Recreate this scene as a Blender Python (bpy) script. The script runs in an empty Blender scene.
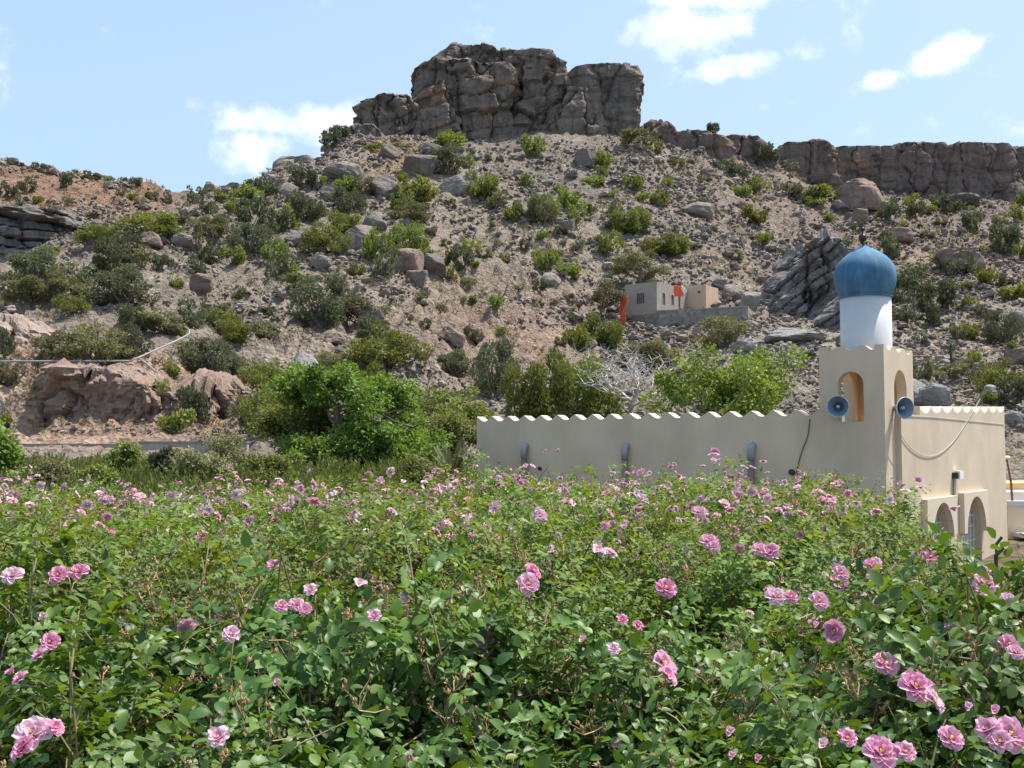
import bpy, math, random
import numpy as np
from mathutils import Vector, Matrix

# ------------------------------------------------------------------ camera, sky, sun
sc = bpy.context.scene
COL = sc.collection
F = 1060.0
EYE = 1.75
PITCH = math.atan(62.0 / F)
cam_d = bpy.data.cameras.new("camera")
cam = bpy.data.objects.new("camera", cam_d)
COL.objects.link(cam)
cam.location = (0, 0, EYE)
cam.rotation_euler = (math.pi / 2 + PITCH, 0, 0)
cam_d.sensor_width = 36.0
cam_d.lens = 36.0 * F / 1024.0
cam_d.clip_start = 0.05
cam_d.clip_end = 4000
sc.camera = cam

SUN_EL = math.radians(64)
SUN_AZ = math.atan2(0.915, 0.40)          # clockwise from +Y
sdir = Vector((math.sin(SUN_AZ) * math.cos(SUN_EL), math.cos(SUN_AZ) * math.cos(SUN_EL), math.sin(SUN_EL)))
sun_d = bpy.data.lights.new("sun", 'SUN')
sun_d.energy = 4.8
sun_d.angle = math.radians(0.53)
sun_d.color = (1.0, 0.955, 0.88)
sun = bpy.data.objects.new("sun", sun_d)
COL.objects.link(sun)
sun.rotation_euler = sdir.to_track_quat('Z', 'Y').to_euler()
sun.location = (0, 0, 200)

world = bpy.data.worlds.new("World")
sc.world = world
world.use_nodes = True


def build_world():
    nt = world.node_tree
    nt.nodes.clear()
    N = nt.nodes.new
    L = nt.links.new
    out = N('ShaderNodeOutputWorld')
    sky = N('ShaderNodeTexSky')
    sky.sky_type = 'NISHITA'
    sky.sun_disc = False
    sky.sun_elevation = SUN_EL
    sky.sun_rotation = SUN_AZ
    sky.altitude = 300
    sky.air_density = 1.0
    sky.dust_density = 4.0
    sky.ozone_density = 1.2
    bg = N('ShaderNodeBackground')
    bg.inputs['Strength'].default_value = 0.13
    # clouds: functions of the sky direction (u = x/y, v = z/y in front of the valley)
    tc = N('ShaderNodeTexCoord')
    sep = N('ShaderNodeSeparateXYZ')
    L(tc.outputs['Generated'], sep.inputs[0])

    def m(op, a, b=None, c=None):
        n = N('ShaderNodeMath')
        n.operation = op
        for i, v in enumerate((a, b, c)):
            if v is None:
                continue
            if isinstance(v, (int, float)):
                n.inputs[i].default_value = v
            else:
                L(v, n.inputs[i])
        return n.outputs[0]
    y = m('MAXIMUM', sep.outputs[1], 0.02)
    u = m('DIVIDE', sep.outputs[0], y)
    v = m('DIVIDE', sep.outputs[2], y)
    comb = N('ShaderNodeCombineXYZ')
    L(u, comb.inputs[0]); L(v, comb.inputs[1])
    nz = N('ShaderNodeTexNoise')
    nz.inputs['Scale'].default_value = 17
    nz.inputs['Detail'].default_value = 9
    nz.inputs['Roughness'].default_value = 0.62
    L(comb.outputs[0], nz.inputs['Vector'])
    nz2 = N('ShaderNodeTexNoise')
    nz2.inputs['Scale'].default_value = 4.5
    nz2.inputs['Detail'].default_value = 4
    L(comb.outputs[0], nz2.inputs['Vector'])
    total = None

    def pxuv(px, py):
        return (px - 512) / F, (446 - py) / F
    for (px, py, rx, ry, rot, k) in [
        (262, 112, 74, 24, 0.0, 1.2), (330, 118, 60, 26, 0.1, 1.1), (250, 145, 50, 34, 0.0, 1.05), (330, 160, 80, 26, 0, 0.6),
        (700, 22, 90, 30, -0.02, 1.15), (760, 55, 84, 22, 0.25, 1.1), (720, -20, 150, 34, 0.0, 0.9),
        (890, 73, 30, 14, 0.2, .95), (948, 50, 44, 15, 0.45, .95), (975, 40, 26, 10, 0.5, 0.8),
        (400, -30, 160, 30, 0.0, 0.3), (775, 100, 40, 8, 0.0, 0.35), (1000, 130, 160, 30, 0, 0.3),
        (-460, 60, 160, 40, 0.1, 1.0), (1400, 20, 220, 50, 0.1, 1.0)]:
        cu, cv = pxuv(px, py)
        du = m('SUBTRACT', u, cu)
        dv = m('SUBTRACT', v, cv)
        ca, sa = math.cos(rot), math.sin(rot)
        a = m('ADD', m('MULTIPLY', du, ca * F / rx), m('MULTIPLY', dv, sa * F / rx))
        b = m('ADD', m('MULTIPLY', du, -sa * F / ry), m('MULTIPLY', dv, ca * F / ry))
        r2 = m('ADD', m('MULTIPLY', a, a), m('MULTIPLY', b, b))
        g = m('MULTIPLY', m('EXPONENT', m('MULTIPLY', r2, -0.9)), k)
        total = g if total is None else m('MAXIMUM', total, g)
    n1 = m('SUBTRACT', nz.outputs['Fac'], 0.5)
    n2 = m('SUBTRACT', nz2.outputs['Fac'], 0.5)
    val = m('ADD', total, m('ADD', m('MULTIPLY', n1, 2.6), m('MULTIPLY', n2, 1.3)))
    mr = N('ShaderNodeMapRange')
    mr.interpolation_type = 'SMOOTHSTEP'
    mr.inputs['From Min'].default_value = 0.34
    mr.inputs['From Max'].default_value = 1.35
    L(val, mr.inputs['Value'])
    front = m('GREATER_THAN', sep.outputs[1], 0.03)
    # a thin bright veil (humid air) that thickens towards the horizon
    mask = m('MULTIPLY', m('MULTIPLY', mr.outputs[0], front), 0.92)
    veil = N('ShaderNodeMixRGB')
    el = N('ShaderNodeMapRange')
    el.inputs['From Min'].default_value = 0.0
    el.inputs['From Max'].default_value = 0.75
    el.inputs['To Min'].default_value = 0.72
    el.inputs['To Max'].default_value = 0.45
    L(sep.outputs[2], el.inputs['Value'])
    L(el.outputs[0], veil.inputs['Fac'])
    L(sky.outputs[0], veil.inputs['Color1'])
    veil.inputs['Color2'].default_value = (3.2, 4.55, 6.0, 1)
    mix = N('ShaderNodeMixRGB')
    L(mask, mix.inputs['Fac'])
    L(veil.outputs[0], mix.inputs['Color1'])
    mix.inputs['Color2'].default_value = (7.4, 7.5, 7.6, 1)
    L(mix.outputs[0], bg.inputs['Color'])
    L(bg.outputs[0], out.inputs['Surface'])


build_world()
sc.view_settings.view_transform = 'Standard'
sc.view_settings.look = 'None'
sc.view_settings.gamma = 1.0
sc.view_settings.use_curve_mapping = False
sc.view_settings.exposure = 0.6
sc.render.engine = 'CYCLES'
sc.cycles.max_bounces = 6
sc.cycles.diffuse_bounces = 3
sc.cycles.transparent_max_bounces = 4

# ------------------------------------------------------------------ helpers
rng = np.random.default_rng(11)
random.seed(5)
CP, SP = math.cos(PITCH), math.sin(PITCH)


def tu(px, py):                      # horizontal tangent X/Y of a picture point
    v = (384 - py) / F
    return ((px - 512) / F) / (CP - SP * v)


def tv(py):                          # vertical tangent (Z-EYE)/Y
    v = (384 - py) / F
    return (SP + CP * v) / (CP - SP * v)


def P(px, py, d):
    return Vector((tu(px, py) * d, d, EYE + tv(py) * d))


def proj(p):
    x, y, z = p[0], p[1], p[2] - EYE
    zc = y * CP + z * SP
    yc = -y * SP + z * CP
    return 512 + F * x / zc, 384 - F * yc / zc


_perm = np.random.default_rng(3).permutation(512)
_perm = np.concatenate([_perm, _perm, _perm])
_g = np.random.default_rng(4).normal(size=(512, 3))
_g /= np.linalg.norm(_g, axis=1)[:, None]


def pn(p):
    p = np.asarray(p, float)
    i = np.floor(p).astype(np.int64)
    f = p - i
    w = f * f * f * (f * (f * 6 - 15) + 10)
    i &= 511
    r = np.zeros(len(p))
    for dx in (0, 1):
        for dy in (0, 1):
            for dz in (0, 1):
                h = _perm[_perm[_perm[(i[:, 0] + dx) & 511] + ((i[:, 1] + dy) & 511)] + ((i[:, 2] + dz) & 511)] & 511
                g = _g[h]
                dot = g[:, 0] * (f[:, 0] - dx) + g[:, 1] * (f[:, 1] - dy) + g[:, 2] * (f[:, 2] - dz)
                ww = (w[:, 0] if dx else 1 - w[:, 0]) * (w[:, 1] if dy else 1 - w[:, 1]) * (w[:, 2] if dz else 1 - w[:, 2])
                r += dot * ww
    return r * 1.6


def fbm(p, octv=4, gain=0.5, lac=2.03):
    p = np.asarray(p, float)
    a, s, r = 1.0, 1.0, np.zeros(len(p))
    for o in range(octv):
        r += a * pn(p * s + o * 17.3)
        a *= gain
        s *= lac
    return r


def worley(p):
    """F1, F2, cell id"""
    p = np.asarray(p, float)
    i = np.floor(p).astype(np.int64)
    f1 = np.full(len(p), 9.0)
    f2 = np.full(len(p), 9.0)
    cid = np.zeros(len(p), np.int64)
    for dx in (-1, 0, 1):
        for dy in (-1, 0, 1):
            for dz in (-1, 0, 1):
                c = i + np.array([dx, dy, dz])
                h = _perm[_perm[_perm[c[:, 0] & 511] + (c[:, 1] & 511)] + (c[:, 2] & 511)] & 511
                q = c + 0.5 + _g[h] * 0.5
                d = np.linalg.norm(p - q, axis=1)
                nearer = d < f1
                f2 = np.where(nearer, f1, np.minimum(f2, d))
                cid = np.where(nearer, h, cid)
                f1 = np.where(nearer, d, f1)
    return f1, f2, cid


def mesh(name, V, quads=None, tris=None, attrs=None, smooth=False, mats=None, midx=None):
    V = np.asarray(V, np.float32).reshape(-1, 3)
    me = bpy.data.meshes.new(name)
    me.vertices.add(len(V))
    me.vertices.foreach_set('co', V.ravel())
    loops, starts, n = [], [], 0
    if quads is not None and len(quads):
        q = np.asarray(quads, np.int32).reshape(-1, 4)
        loops.append(q.ravel())
        starts.append(np.arange(len(q)) * 4)
        n = q.size
    if tris is not None and len(tris):
        t = np.asarray(tris, np.int32).reshape(-1, 3)
        loops.append(t.ravel())
        starts.append(n + np.arange(len(t)) * 3)
    L = np.concatenate(loops)
    S = np.concatenate(starts)
    me.loops.add(len(L))
    me.loops.foreach_set('vertex_index', L.astype(np.int32))
    me.polygons.add(len(S))
    me.polygons.foreach_set('loop_start', S.astype(np.int32))
    if midx is not None:
        me.polygons.foreach_set('material_index', np.asarray(midx, np.int32))
    me.polygons.foreach_set('use_smooth', np.full(len(S), smooth, bool))
    if attrs:
        for k, a in attrs.items():
            a = np.asarray(a, np.float32)
            if a.ndim == 1:
                at = me.attributes.new(k, 'FLOAT', 'POINT')
                at.data.foreach_set('value', a)
            else:
                at = me.attributes.new(k, 'FLOAT_COLOR', 'POINT')
                b = np.ones((len(a), 4), np.float32)
                b[:, :3] = a
                at.data.foreach_set('color', b.ravel())
    me.update(calc_edges=True)
    me.validate()
    for m in (mats or []):
        me.materials.append(m)
    return me


def link(name, me, parent=None, label=None, cat=None, group=None, kind=None):
    o = bpy.data.objects.new(name, me)
    COL.objects.link(o)
    if parent is not None:
        o.parent = parent
    tag(o, label, cat, group, kind)
    return o


def tag(o, label=None, cat=None, group=None, kind=None):
    if label:
        o['label'] = label
    if cat:
        o['category'] = cat
    if group:
        o['group'] = group
    if kind:
        o['kind'] = kind
    return o


def empty(name, loc, label, cat, group=None, rot=0.0):
    o = link(name, None, None, label, cat, group)
    o.location = loc
    o.rotation_euler = (0, 0, rot)
    o.empty_display_size = 0.2
    return o


class MB:
    """collects simple shapes into one mesh"""

    def __init__(self):
        self.v, self.q, self.t, self.n = [], [], [], 0

    def add(self, V, quads=(), tris=()):
        V = np.asarray(V, float).reshape(-1, 3)
        if len(quads):
            self.q.append(np.asarray(quads, int).reshape(-1, 4) + self.n)
        if len(tris):
            self.t.append(np.asarray(tris, int).reshape(-1, 3) + self.n)
        self.v.append(V)
        self.n += len(V)
        return self

    def box(self, a, b, bev=0.0):
        x0, y0, z0 = a
        x1, y1, z1 = b
        V = [(x0, y0, z0), (x1, y0, z0), (x1, y1, z0), (x0, y1, z0), (x0, y0, z1), (x1, y0, z1), (x1, y1, z1), (x0, y1, z1)]
        return self.add(V, [(0, 3, 2, 1), (4, 5, 6, 7), (0, 1, 5, 4), (1, 2, 6, 5), (2, 3, 7, 6), (3, 0, 4, 7)])

    def tube(self, pts, r, n=6, caps=True):
        pts = np.asarray([tuple(p) for p in pts], float)
        k = len(pts)
        r = np.full(k, r) if np.isscalar(r) else np.asarray(r, float)
        T = np.gradient(pts, axis=0)
        T /= np.linalg.norm(T, axis=1)[:, None] + 1e-9
        ref = np.array([0, 0, 1.0]) if abs(T[0][2]) < 0.9 else np.array([1.0, 0, 0])
        V = []
        U = None
        for i in range(k):
            if U is None:
                U = np.cross(T[i], ref)
            else:
                U = U - T[i] * U.dot(T[i])
            U = U / (np.linalg.norm(U) + 1e-9)
            W = np.cross(T[i], U)
            for j in range(n):
                a = 2 * math.pi * j / n
                V.append(pts[i] + r[i] * (math.cos(a) * U + math.sin(a) * W))
        Q = []
        for i in range(k - 1):
            for j in range(n):
                Q.append((i * n + j, i * n + (j + 1) % n, (i + 1) * n + (j + 1) % n, (i + 1) * n + j))
        T3 = []
        if caps:
            V.append(pts[0]); V.append(pts[-1])
            for j in range(n):
                T3.append((k * n, (j + 1) % n, j))
                T3.append((k * n + 1, (k - 1) * n + j, (k - 1) * n + (j + 1) % n))
        return self.add(V, Q, T3)

    def lathe(self, prof, n=32, c=(0, 0, 0), M=None):
        V, Q = [], []
        for (r, z) in prof:
            for j in range(n):
                a = 2 * math.pi * j / n
                V.append((r * math.cos(a), r * math.sin(a), z))
        V = np.array(V)
        if M is not None:
            M = np.array(M)
            V = V @ M[:3, :3].T + M[:3, 3]
        V = V + np.array(c)
        for i in range(len(prof) - 1):
            for j in range(n):
                Q.append((i * n + j, i * n + (j + 1) % n, (i + 1) * n + (j + 1) % n, (i + 1) * n + j))
        return self.add(V, Q)

    def prism(self, poly, axis_o, axis_u, axis_v, axis_n, depth):
        """poly in (u,v), extruded by depth along n; fan caps need a convex or strip-friendly polygon"""
        o, u, v, n = (np.array(a, float) for a in (axis_o, axis_u, axis_v, axis_n))
        k = len(poly)
        V = [o + u * a + v * b for a, b in poly] + [o + u * a + v * b + n * depth for a, b in poly]
        Q = [(i, (i + 1) % k, k + (i + 1) % k, k + i) for i in range(k)]
        return self.add(V, Q)

    def arrays(self):
        return (np.concatenate(self.v), np.concatenate(self.q) if self.q else None, np.concatenate(self.t) if self.t else None)

    def build(self, name, mat, parent=None, smooth=False, attrs=None, **kw):
        V, q, t = self.arrays()
        return link(name, mesh(name, V, q, t, attrs, smooth, [mat] if mat else None), parent, **kw)


# ------------------------------------------------------------------ materials
def newmat(name):
    m = bpy.data.materials.new(name)
    m.use_nodes = True
    nt = m.node_tree
    return m, nt, nt.nodes['Principled BSDF'], nt.nodes['Material Output']


class NB:
    def __init__(s, nt):
        s.nt = nt

    def n(s, t, **inp):
        x = s.nt.nodes.new(t)
        for k, v in inp.items():
            k = k.replace('_', ' ')
            if hasattr(v, 'is_linked') or v.__class__.__name__.startswith('NodeSocket'):
                s.nt.links.new(v, x.inputs[k])
            else:
                x.inputs[k].default_value = v
        return x

    def link(s, a, b):
        s.nt.links.new(a, b)

    def noise(s, vec, scale, detail=5, rough=0.55):
        x = s.nt.nodes.new('ShaderNodeTexNoise')
        x.inputs['Scale'].default_value = scale
        x.inputs['Detail'].default_value = detail
        x.inputs['Roughness'].default_value = rough
        if vec is not None:
            s.link(vec, x.inputs['Vector'])
        return x.outputs['Fac']

    def ramp(s, fac, stops):
        x = s.nt.nodes.new('ShaderNodeValToRGB')
        cr = x.color_ramp
        while len(cr.elements) < len(stops):
            cr.elements.new(0.5)
        for e, (p, c) in zip(cr.elements, stops):
            e.position = p
            e.color = (c[0], c[1], c[2], 1) if not np.isscalar(c) else (c, c, c, 1)
        s.link(fac, x.inputs['Fac'])
        return x.outputs['Color']

    def mix(s, fac, a, b, mode='MIX'):
        x = s.nt.nodes.new('ShaderNodeMixRGB')
        x.blend_type = mode
        for i, v in zip(('Fac', 'Color1', 'Color2'), (fac, a, b)):
            if isinstance(v, (int, float)):
                x.inputs[i].default_value = v if i == 'Fac' else (v, v, v, 1)
            elif isinstance(v, tuple):
                x.inputs[i].default_value = (*v, 1)
            else:
                s.link(v, x.inputs[i])
        return x.outputs[0]

    def math(s, op, a, b):
        x = s.nt.nodes.new('ShaderNodeMath')
        x.operation = op
        for i, v in enumerate((a, b)):
            if isinstance(v, (int, float)):
                x.inputs[i].default_value = v
            else:
                s.link(v, x.inputs[i])
        return x.outputs[0]

    def bump(s, h, bsdf, strength=0.5, dist=0.1):
        x = s.nt.nodes.new('ShaderNodeBump')
        x.inputs['Strength'].default_value = strength
        x.inputs['Distance'].default_value = dist
        s.link(h, x.inputs['Height'])
        s.link(x.outputs[0], bsdf.inputs['Normal'])

    def pos(s):
        return s.nt.nodes.new('ShaderNodeNewGeometry').outputs['Position']

    def attr(s, name):
        x = s.nt.nodes.new('ShaderNodeAttribute')
        x.attribute_name = name
        return x

    def vor(s, vec, scale, feature='F1'):
        x = s.nt.nodes.new('ShaderNodeTexVoronoi')
        x.feature = feature
        x.inputs['Scale'].default_value = scale
        s.link(vec, x.inputs['Vector'])
        return x


def mat_plain(name, col, rough=0.7, metal=0.0, var=0.18, scale=3.0, bump=0.0, dirt=None, coords='Object'):
    m, nt, b, o = newmat(name)
    B = NB(nt)
    tc = nt.nodes.new('ShaderNodeTexCoord').outputs[coords]
    f = B.noise(tc, scale, 6)
    lo = tuple(c * (1 - var) for c in col)
    hi = tuple(min(1, c * (1 + var)) for c in col)
    c = B.ramp(f, [(0.3, lo), (0.7, hi)])
    if dirt:
        st = nt.nodes.new('ShaderNodeMapping')
        st.inputs['Scale'].default_value = dirt[1]
        B.link(tc, st.inputs['Vector'])
        g = B.noise(st.outputs[0], 1.0, 5, 0.6)
        k = B.ramp(g, [(dirt[2], 0.0), (dirt[3], 1.0)])
        c = B.mix(B.math('MULTIPLY', k, dirt[4]), c, dirt[0])
    B.link(c, b.inputs['Base Color'])
    b.inputs['Roughness'].default_value = rough
    b.inputs['Metallic'].default_value = metal
    if bump:
        B.bump(B.noise(tc, scale * 12, 4), b, bump, 0.02)
    return m


def mat_leaf(name, dark, light, trans=0.3, rough=0.5, tcol=None, objvar=0.25, spec=0.4):
    """leaf: colour from a per-leaf random attribute and a per-plant random value"""
    m, nt, b, o = newmat(name)
    B = NB(nt)
    a = B.attr('rnd').outputs['Fac']
    c = B.ramp(a, [(0.0, dark), (0.85, light), (1.0, tuple(min(1, x * 1.25) for x in light))])
    oi = nt.nodes.new('ShaderNodeObjectInfo').outputs['Random']
    hv = nt.nodes.new('ShaderNodeHueSaturation')
    B.link(c, hv.inputs['Color'])
    B.link(B.math('ADD', B.math('MULTIPLY', oi, objvar * 0.12), 0.5 - objvar * 0.06), hv.inputs['Hue'])
    B.link(B.math('ADD', B.math('MULTIPLY', oi, objvar * 1.6), 1 - objvar * 0.8), hv.inputs['Value'])
    c = hv.outputs[0]
    B.link(c, b.inputs['Base Color'])
    b.inputs['Roughness'].default_value = rough
    b.inputs['Specular IOR Level'].default_value = spec
    t = nt.nodes.new('ShaderNodeBsdfTranslucent')
    tc = B.mix(1.0, c, tcol or (1.5, 1.35, 0.6), 'MULTIPLY')
    B.link(tc, t.inputs['Color'])
    mx = nt.nodes.new('ShaderNodeMixShader')
    mx.inputs[0].default_value = trans
    B.link(b.outputs[0], mx.inputs[1])
    B.link(t.outputs[0], mx.inputs[2])
    B.link(mx.outputs[0], o.inputs['Surface'])
    return m


def mat_rock(name, cols, orange=0.35, bedscale=0.35, tilt=0.0, dark=(0.075, 0.066, 0.06), objvar=False):
    m, nt, b, o = newmat(name)
    B = NB(nt)
    p = B.pos()
    mp = nt.nodes.new('ShaderNodeMapping')
    mp.inputs['Rotation'].default_value = (0, tilt, 0)
    mp.inputs['Scale'].default_value = (0.16 * bedscale, 0.16 * bedscale, 1.5 * bedscale)
    B.link(p, mp.inputs['Vector'])
    beds = B.noise(mp.outputs[0], 1.0, 7, 0.62)
    big = B.noise(p, 0.12, 5, 0.6)
    fine = B.noise(p, 1.6, 7, 0.68)
    c = B.ramp(beds, [(0.3, cols[0]), (0.5, cols[1]), (0.7, cols[2])])
    c = B.mix(B.ramp(fine, [(0.35, 0.0), (0.6, 0.55)]), c, cols[3])
    # vertical water streaks of dark varnish
    ms = nt.nodes.new('ShaderNodeMapping')
    ms.inputs['Scale'].default_value = (0.9, 0.9, 0.09)
    B.link(p, ms.inputs['Vector'])
    st = B.noise(ms.outputs[0], 1.0, 6, 0.65)
    c = B.mix(B.ramp(st, [(0.48, 0.0), (0.68, 0.75)]), c, dark)
    c = B.mix(B.ramp(big, [(0.56, 0.0), (0.72, orange)]), c, (0.36, 0.21, 0.115))
    if objvar:
        oi = nt.nodes.new('ShaderNodeObjectInfo').outputs['Random']
        c = B.mix(1.0, c, B.ramp(oi, [(0, 0.75), (1, 1.2)]), 'MULTIPLY')
    B.link(c, b.inputs['Base Color'])
    b.inputs['Roughness'].default_value = 0.92
    b.inputs['Specular IOR Level'].default_value = 0.2
    h = B.mix(0.5, fine, B.noise(p, 5.0, 4, 0.7))
    B.bump(h, b, 0.9, 0.35)
    return m


M = {}
M['terrain'] = None


def mat_terrain():
    m, nt, b, o = newmat('scree_slope')
    B = NB(nt)
    p = B.pos()
    col = B.attr('tint').outputs['Color']
    v1 = B.vor(p, 1.5)
    v2 = B.vor(p, 4.2)
    s1 = nt.nodes.new('ShaderNodeSeparateColor'); B.link(v1.outputs['Color'], s1.inputs[0])
    s2 = nt.nodes.new('ShaderNodeSeparateColor'); B.link(v2.outputs['Color'], s2.inputs[0])
    k1 = B.ramp(s1.outputs[0], [(0.0, 0.62), (0.6, 1.0), (1.0, 1.38)])
    k2 = B.ramp(s2.outputs[1], [(0.0, 0.7), (0.6, 1.0), (1.0, 1.35)])
    big = B.ramp(B.noise(p, 0.09, 5), [(0.3, 0.74), (0.7, 1.2)])
    msk = B.ramp(B.noise(p, 0.22, 4, 0.6), [(0.42, 0.15), (0.6, 1.0)])
    c = B.mix(B.math('MULTIPLY', msk, 0.85), col, B.mix(1.0, col, k1, 'MULTIPLY'))
    c = B.mix(0.8, c, B.mix(1.0, c, k2, 'MULTIPLY'))
    c = B.mix(1.0, c, big, 'MULTIPLY')
    wm = B.ramp(B.noise(p, 0.5, 5), [(0.45, 0.0), (0.7, 0.35)])
    c = B.mix(wm, c, (0.30, 0.235, 0.175))
    c = B.mix(1.0, c, (0.625, 0.592, 0.55), 'MULTIPLY')
    B.link(c, b.inputs['Base Color'])
    b.inputs['Roughness'].default_value = 0.95
    b.inputs['Specular IOR Level'].default_value = 0.15
    h = B.mix(0.5, v1.outputs['Distance'], v2.outputs['Distance'])
    h = B.mix(0.4, h, B.noise(p, 2.5, 6, 0.7))
    B.bump(h, b, 1.0, 0.5)
    return m


M['terrain'] = mat_terrain()
M['cliff'] = mat_rock('cliff_rock', [(0.14, 0.112, 0.092), (0.215, 0.17, 0.137), (0.285, 0.22, 0.17), (0.12, 0.098, 0.083)], 0.85, 0.5, 0.0, (0.06, 0.052, 0.047))
M['cliff_far'] = mat_rock('cliff_rock_red', [(0.135, 0.1, 0.085), (0.19, 0.138, 0.113), (0.245, 0.182, 0.145), (0.11, 0.088, 0.079)], 0.6, 0.4)
M['ledge'] = mat_rock('grey_bedded_rock', [(0.10, 0.088, 0.08), (0.21, 0.186, 0.168), (0.29, 0.262, 0.238), (0.15, 0.134, 0.122)], 0.12, 1.2)
M['slab'] = mat_rock('tilted_grey_rock', [(0.17, 0.155, 0.145), (0.25, 0.23, 0.215), (0.32, 0.30, 0.28), (0.17, 0.158, 0.15)], 0.05, 0.8, 0.6)
M['boulder'] = mat_rock('boulder_rock', [(0.18, 0.157, 0.138), (0.25, 0.218, 0.19), (0.31, 0.272, 0.237), (0.16, 0.138, 0.12)], 0.3, 0.9, 0.3, (0.13, 0.115, 0.105), True)
M['boulder_red'] = mat_rock('boulder_rock_red', [(0.24, 0.172, 0.138), (0.30, 0.215, 0.17), (0.35, 0.262, 0.212), (0.22, 0.16, 0.128)], 0.3, 0.9, 0.3, (0.17, 0.12, 0.1), True)
M['pink'] = mat_rock('pink_cut_rock', [(0.235, 0.165, 0.128), (0.305, 0.222, 0.177), (0.37, 0.285, 0.236), (0.21, 0.143, 0.108)], 0.3, 0.8, 0.3, (0.24, 0.16, 0.12))
M['pinkpale'] = mat_rock('pale_cut_rock', [(0.29, 0.22, 0.178), (0.37, 0.292, 0.243), (0.43, 0.355, 0.305), (0.255, 0.19, 0.15)], 0.3, 0.6, 0.4, (0.3, 0.22, 0.175))
M['pale'] = mat_rock('pale_grey_rock', [(0.25, 0.238, 0.225), (0.33, 0.315, 0.30), (0.40, 0.385, 0.365), (0.22, 0.205, 0.19)], 0.05, 0.8, 0.3, (0.26, 0.25, 0.24))


def mat_stone():
    m, nt, b, o = newmat('loose_stone')
    B = NB(nt)
    a = B.attr('rnd').outputs['Fac']
    c = B.ramp(a, [(0.0, (0.105, 0.09, 0.077)), (0.3, (0.175, 0.146, 0.122)), (0.55, (0.228, 0.187, 0.154)), (0.8, (0.29, 0.248, 0.21)), (1.0, (0.40, 0.36, 0.32))])
    p = B.pos()
    c = B.mix(B.ramp(B.noise(p, 3.0, 5), [(0.35, 0.0), (0.7, 0.5)]), c, (0.2, 0.172, 0.152))
    B.link(c, b.inputs['Base Color'])
    b.inputs['Roughness'].default_value = 0.95
    b.inputs['Specular IOR Level'].default_value = 0.2
    return m


M['stone'] = mat_stone()
M['bark'] = mat_plain('bark', (0.16, 0.125, 0.095), 0.9, var=0.35, scale=8, bump=0.4)
M['bark_white'] = mat_plain('bleached_wood', (0.5, 0.47, 0.44), 0.85, var=0.3, scale=4)
M['cane'] = mat_plain('rose_cane', (0.21, 0.175, 0.085), 0.7, var=0.35, scale=6)
M['dry'] = mat_plain('dry_rose_tips', (0.36, 0.235, 0.12), 0.85, var=0.4, scale=9)
M['leaf_rose'] = mat_leaf('rose_leaf', (0.026, 0.073, 0.017), (0.12, 0.208, 0.038), 0.27, 0.45, (1.9, 1.6, 0.4), 0.12, 0.35)
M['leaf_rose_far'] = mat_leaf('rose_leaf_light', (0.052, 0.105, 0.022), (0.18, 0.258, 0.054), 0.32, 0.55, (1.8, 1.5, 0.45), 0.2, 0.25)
M['leaf_g'] = mat_leaf('shrub_green', (0.092, 0.125, 0.034), (0.215, 0.25, 0.07), 0.32, 0.6, None, 0.25, 0.25)
M['leaf_d'] = mat_leaf('shrub_dark', (0.075, 0.085, 0.048), (0.15, 0.16, 0.09), 0.28, 0.65, (1.2, 1.2, 0.8), 0.25, 0.25)
M['leaf_o'] = mat_leaf('shrub_olive', (0.12, 0.125, 0.06), (0.225, 0.215, 0.11), 0.28, 0.65, (1.2, 1.2, 0.7), 0.25, 0.25)
M['leaf_y'] = mat_leaf('shrub_yellow', (0.12, 0.135, 0.025), (0.24, 0.23, 0.055), 0.25, 0.6, None, 0.2, 0.25)
M['leaf_lush'] = mat_leaf('lush_leaf', (0.068, 0.125, 0.024), (0.17, 0.275, 0.056), 0.36, 0.5, (1.6, 1.4, 0.5), 0.06, 0.3)
M['leaf_lime'] = mat_leaf('lime_leaf', (0.10, 0.15, 0.022), (0.22, 0.29, 0.05), 0.34, 0.5, (1.4, 1.3, 0.5), 0.1, 0.35)
M['weed'] = mat_leaf('weed_leaf', (0.06, 0.095, 0.025), (0.16, 0.185, 0.055), 0.3, 0.6, None, 0.0, 0.2)
M['straw'] = mat_leaf('dry_grass', (0.24, 0.18, 0.08), (0.38, 0.31, 0.15), 0.3, 0.7, (1.2, 1.1, 0.8), 0.0, 0.2)


def mat_petal():
    m, nt, b, o = newmat('rose_petal')
    B = NB(nt)
    a = B.attr('rnd').outputs['Fac']
    oi = nt.nodes.new('ShaderNodeObjectInfo').outputs['Random']
    deep = B.ramp(a, [(0.0, (0.70, 0.21, 0.39)), (1.0, (0.87, 0.50, 0.66))])
    pale = B.ramp(a, [(0.0, (0.78, 0.48, 0.60)), (1.0, (0.90, 0.74, 0.80))])
    c = B.mix(B.ramp(oi, [(0.1, 0.0), (0.9, 0.9)]), deep, pale)
    B.link(c, b.inputs['Base Color'])
    b.inputs['Roughness'].default_value = 0.55
    b.inputs['Specular IOR Level'].default_value = 0.25
    t = nt.nodes.new('ShaderNodeBsdfTranslucent')
    B.link(c, t.inputs['Color'])
    mx = nt.nodes.new('ShaderNodeMixShader')
    mx.inputs[0].default_value = 0.35
    B.link(b.outputs[0], mx.inputs[1]); B.link(t.outputs[0], mx.inputs[2])
    B.link(mx.outputs[0], o.inputs['Surface'])
    return m


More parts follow.
